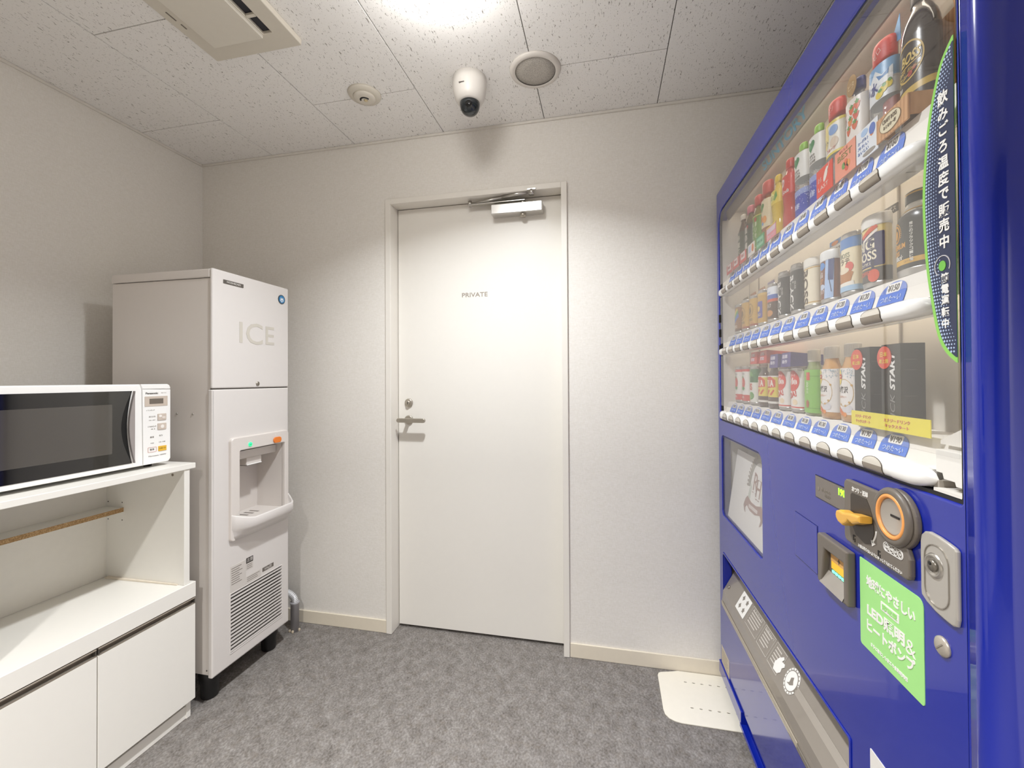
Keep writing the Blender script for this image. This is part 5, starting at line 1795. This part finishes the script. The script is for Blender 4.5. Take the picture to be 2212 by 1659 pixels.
bz = BASE['middle']
sign('name_strip', 'dark strip lettered in katakana standing above the yellow and navy can', .905, bz + .127, bz + .1415, .070, '#554d45', lambda d, w, h: d.text('ビッグ ボス', .008, .004, h / 2, -.0009, M('#e9e2d6', .5), ext=.0002, fit=(w * .78, .0085)), .062)
sign('name_strip', 'white strip reading アイスココア standing above the cocoa can', .738, bz + .110, bz + .143, .064, '#e9e6e2', lambda d, w, h: (d.text('アイスココア', .008, .002, h * .36, -.0009, M('#6b6258', .5), bold=.03, ext=.0002, fit=(w * .86, .0110)), d.box(-w / 2, w / 2, -.0009, -.0006, h * .68, h, M('#6f94c9', .5)), d.plate([ell(-.010, h * .8, .014, .0045)], -.0012, -.0009, M('#d98a4a', .5))), .066)
sign('name_strip', 'pale blue strip standing above the brown cocoa can', .440, bz + .108, bz + .138, .052, '#c9d3ea', lambda d, w, h: (d.text('ミルク', .008, 0, h * .36, -.0009, M('#5a7ac0', .5), ext=.0002, fit=(w * .6, .0110)), d.box(-w / 2, w / 2, -.0009, -.0006, h * .8, h, M('#6f94c9', .5))), .066)
sign('name_strip', 'violet strip standing above the purple panelled can', .356, bz + .106, bz + .136, .052, '#9a95bd', lambda d, w, h: d.text('ゴールド', .008, 0, h * .5, -.0009, M('#e6e2ee', .5), ext=.0002, fit=(w * .7, .0100)), .066)
for s_, wch in ((.280, 'can beside the purple panelled can'), (.198, 'can beside the rainbow can')):
    sign('name_strip', 'orange brown strip standing above the gold %s' % wch, s_, bz + .104, bz + .132, .052, '#c08a66', lambda d, w, h: d.plate([ell(.006, h * .5, .014, .007)], -.0009, -.0006, M('#d96a45', .5)), .066)
sign('name_strip', 'olive strip standing above the farthest rainbow can', .118, bz + .102, bz + .130, .052, '#8a7c5c', lambda d, w, h: d.plate([[(-.02, .004), (.016, .022), (.02, .018), (-.016, .002)]], -.0009, -.0006, M('#d8b45c', .5)), .066)

# ---------------------------------------------------------------- lower shelf


def c_tomato(lb, z0, z1):
    lb.band(z0, z1, '#efebe4').band(z1 - .008, z1, '#d2453b', .0003).band(z0, .030, '#d9483c', .0003)
    lb.shape(ell(.000, .070, .0150, .0210), '#d63a2c').shape(ell(-.004, .076, .0040, .0055), '#e9877a', .0009).shape(star(.000, .089, .0085, .0035, 5), '#4f9a48', .0010)
    lb.shape([(-.012, .052), (-.004, .044), (0, .050), (.006, .043), (.014, .052), (.002, .058)], '#4f9a48', .0010).word('トマト', .026, .010, 0, .100, '#6f6a62').word('100%', .020, .007, 0, .022, '#f3ded8', lift=.0014)


def c_green(lb, z0, z1):
    lb.band(z0, z1, '#e9e8df').band(.072, z1, '#3f7d45', .0003).shape(ell(.000, .092, .016, .014), '#6aa556').shape(ell(.008, .082, .010, .010), '#2f6a3a', .0011)
    lb.word('US', .030, .022, -.004, .058, '#d8604c', .05).shape(ell(.004, .030, .016, .012), '#5aa04a').shape(ell(-.006, .024, .010, .009), '#7fb95c', .0009)


def c_kle(lb, z0, z1):
    lb.band(z0, z1, '#efeae4').shape(ell(.000, .078, .0270, .0260), '#d8473d').word('kle', .034, .017, .002, .078, '#f5efe9', .05).word('スパーク', .026, .006, .000, .092, '#f5e3de')
    lb.word('DA!', .034, .015, .000, .044, '#d8473d', .05, rot=.25).shape(ell(.010, .026, .010, .007), '#f0d9b8').band(z0 + .002, z0 + .005, '#d8473d', .0003)


for slot, which in ((0, 'farthest on the lower shelf'), (1, 'beside the green vegetable can')):
    t = drink('juice_can', 'white tomato juice can with a red tomato, %s' % which, 'can', slot, 'lower')
    can_body(t, .0275, .126, c_tomato)
t = drink('juice_can', 'white and green vegetable juice can on the lower shelf', 'can', 2, 'lower')
can_body(t, .0275, .124, c_green)
for slot, which in ((3, 'beside the green vegetable can'), (4, 'beside the red and white soda can')):
    t = drink('vitamin_bottle', 'small brown vitamin drink bottle with a yellow label, %s' % which, 'bottle', slot, 'lower')
    r = .0275
    MB().lathe([(.0001, .002), (r * .9, 0), (r, .006), (r, .088), (r * .9, .098), (r * .55, .108), (.0150, .113), (.0150, .120)], M('#4a3324', .08, coat=.8), 30).build('bottle_body', t)
    cap(t, .128, '#d9d3c8', .0162, .010)
    lb = Label(r + .0006).band(.014, .092, '#e6d052').band(.014, .020, '#e9e4dc', .0003).band(.020, .032, '#5c463c', .0003).band(.088, .092, '#e9e4dc', .0003)
    lb.shape([(-.030, .066), (-.014, .088), (.010, .090), (.030, .080), (.030, .060), (-.028, .056)], '#d9482f').word('VITA', .046, .019, .000, .071, '#f4ede2', .05, lift=.0011)
    lb.shape([(-.022, .036), (-.002, .054), (.006, .050), (-.012, .034)], '#d9482f').shape([(.006, .040), (.022, .054), (.026, .050), (.012, .036)], '#d9482f')
    lb.build('sleeve_label', t)
for slot, which in ((5, 'beside the vitamin bottle'), (6, 'beside the small green tea bottle')):
    t = drink('soda_can', 'white soda can with a red oval, %s' % which, 'can', slot, 'lower')
    can_body(t, .0290, .112, c_kle)

t = drink('tea_bottle', 'small green tea bottle with a cream cap on the lower shelf', 'bottle', 7, 'lower')
r, h = .0305, .150
MB().lathe([(.0001, .002), (r * .9, 0), (r, .008), (r, .088), (r * .94, .100), (r * .72, .110), (.0190, .118), (.0175, .140)], M('#86925a', .12, coat=.6), 32).build('bottle_body', t)
cap(t, h, '#dcd6c9', .0200, .028)
lb = Label(r + .0006).band(.006, .104, '#86bf54').band(.016, .0175, '#6ca340', .0004).band(.0885, .090, '#6ca340', .0004)
lb.column('玉露入り', .011, .021, -.018, .092, '#eef3e2').column('お茶', .008, .015, .004, .078, '#dcebc6').shape(rrect(.000, .013, .080, .098, .001), '#cf4a38').shape(ell(.004, .026, .006, .009), '#a8523a')
lb.build('sleeve_label', t)

for slot, which in ((8, 'beside the green tea bottle'), (9, 'beside the black cartons')):
    t = drink('milk_tea_bottle', 'milk tea bottle with a white label and white cap, %s' % which, 'bottle', slot, 'lower')
    r, h = .0315, .152
    MB().lathe([(.0001, .002), (r * .9, 0), (r, .008), (r, .092), (r * .92, .104), (r * .70, .116), (.0195, .124), (.0185, .140)], M('#c9975a', .12, coat=.6), 32).build('bottle_body', t)
    cap(t, h, '#e6e1d9', .0210, .026)
    lb = Label(r + .0006).band(.014, .104, '#ebe6e2').dots(.086, .104, '#aebfc9', 90, .0014)
    lb.shape(ell(-.016, .087, .0105, .0155), '#efd75a').shape(rrect(-.026, -.005, .083, .092, .002), '#c8392e', .0009).word('Lipton', .016, .0050, -.0155, .0875, '#f3dfa8', lift=.0013)
    lb.shape([ell(.000, .056, .0270, .0270, 30), ell(.000, .056, .0258, .0258, 30)], '#d8b679').word('の贅沢', .034, .013, -.004, .062, '#4d4746', .02).word('ミルクティー', .026, .005, -.004, .048, '#d99a78')
    for x, z in ((.022, .071), (.016, .038), (-.010, .033), (.006, .031)):
        lb.shape(ell(x, z, .0030, .0022, 8), '#d0a560', .0009)
    lb.shape(ell(.010, .026, .014, .008), '#d6d3d6')
    for x, z in ((-.018, .022), (-.010, .018), (-.022, .014), (-.004, .014), (.004, .012)):
        lb.shape(ell(x, z + .002, .0055, .0045, 9), random.choice(['#e0813f', '#e8934d', '#d66a34']), .0009)
    lb.build('sleeve_label', t)

for slot, which in ((10, 'the farther of the two'), (11, 'the nearer of the two')):
    t = drink('drink_carton', 'black KICKSTART carton, %s' % which, 'carton', slot, 'lower', -.004, .0)
    t.scale = (1, 1, 1)
    q = MB().box(-.0300, .0180, .0230, .0560, .002, .1390, M('#2c2a28', .4), .0006, 1)
    q.build('carton_box', t)
    q = MB()
    WC = M('#e9e7e3', .45)
    q.text('START', .012, -.0015, .096, .0226, WC, bold=.05, ext=.0002, fit=(.062, .0125), rot=PI / 2, shear=.2)
    q.text('KICK', .012, -.0015, .034, .0226, M('#8f8c88', .45), bold=-.005, ext=.0002, fit=(.050, .0120), rot=PI / 2, shear=.2)
    q.build('lettering', t)
    q = MB()
    for i, z in enumerate((.113, .097, .056, .024)):
        q.box(.0181, .0184, .027, .044, z, z + .0008, M('#56534f', .5))
    q.build('scored_lines', t)
    q = MB().plate([ell(-.0200, .1180, .0180, .0185)], .0212, .0224, M('#d9533f', .45))
    q.text('日本', .008, -.0200, .1235, .0209, M('#f0d060', .5), bold=.02, ext=.0002, fit=(.018, .0085))
    q.text('初上陸', .006, -.0200, .1120, .0209, M('#f0d060', .5), bold=.02, ext=.0002, fit=(.024, .0070))
    q.build('round_sticker', t)
    o = card('promotion_card', 'yellow card under the black carton, %s' % which, SL[slot] + .022 + (-.004 if slot == 10 else .008), 'lower', .092 if slot == 10 else .122, BASE['lower'] + .0005, BASE['lower'] + .026, '#efe04e', lambda d, w, h: (d.text('エナジードリンク', .006, -.010, h * .66, -.001, M('#d96a78', .5), ext=.0002, fit=(w * .5, .0055)), d.text('キックスタート', .006, -.010, h * .32, -.001, M('#d96a78', .5), ext=.0002, fit=(w * .46, .0055))), y=.0150 if slot == 10 else .0136)


# promotional covers sitting on four of the drinks
def topper(label, slot, base_h, hexc, txt, ds=0.0):
    t = thing('promotion_box', label, 'box', at(SL[slot] + ds, YROW['lower'], BASE['lower'] + base_h), VR, 'promotion boxes on top of drinks')
    q = MB()
    vs_ = [(-.030, -.030, 0), (.028, -.030, 0), (.032, .040, .003), (-.028, .040, .003), (-.026, -.028, .036), (.026, -.028, .036), (.030, .040, .028), (-.026, .040, .028)]
    q.add(vs_, [(0, 3, 2, 1), (4, 5, 6, 7), (0, 1, 5, 4), (1, 2, 6, 5), (2, 3, 7, 6), (3, 0, 4, 7)], M(hexc, .45))
    q.build('box_shell', t)
    d = MB()
    for i, tt in enumerate(txt):
        d.text(tt, .008, -.004, .026 - .013 * i, -.0312, M('#e9e4ee', .5), bold=.02, ext=.0002, fit=(.030, .0095), xf=lambda p: Vector((p.x, p.y + p.z * .055, p.z)))
    d.build('lettering', t)


topper('purple promotion box on the soda can beside the green tea bottle', 6, .113, '#4f4486', ('話題', '新作'))
topper('purple promotion box on the soda can beside the vitamin bottle', 5, .113, '#4f4486', ('話題', '新作'))
topper('red promotion box on the vitamin bottle beside the soda can', 4, .1285, '#d2453d', ('元気', '補給'))
topper('red promotion box on the vitamin bottle beside the green vegetable can', 3, .1285, '#d2453d', ('元気', '補給'))

# labels for parts that look different from the rest of their thing
for nm_, lb_ in (('raw_front_edge', 'raw brown chipboard edge'), ('orange_button', 'orange push button'), ('green_indicator', 'glowing green light'),
                 ('return_lever', 'yellow return lever'), ('orange_ring', 'orange ring round the coin slot'), ('green_sticker', 'light green sticker with white lettering'),
                 ('curved_sticker', 'curved navy sticker with a green edge'), ('lock_handle', 'silver lock handle'), ('outlet_flap', 'grey tilting outlet flap'),
                 ('crest_card', 'white card with a crest'), ('dark_bubble', 'dark glossy bubble'), ('door_glass', 'dark glass door'),
                 ('start_key', 'yellow start key'), ('drip_tray', 'bulging white tray')):
    for o_ in bpy.data.objects:
        if o_.name.split('.')[0] == nm_ and o_.parent is not None:
            o_['label'] = lb_
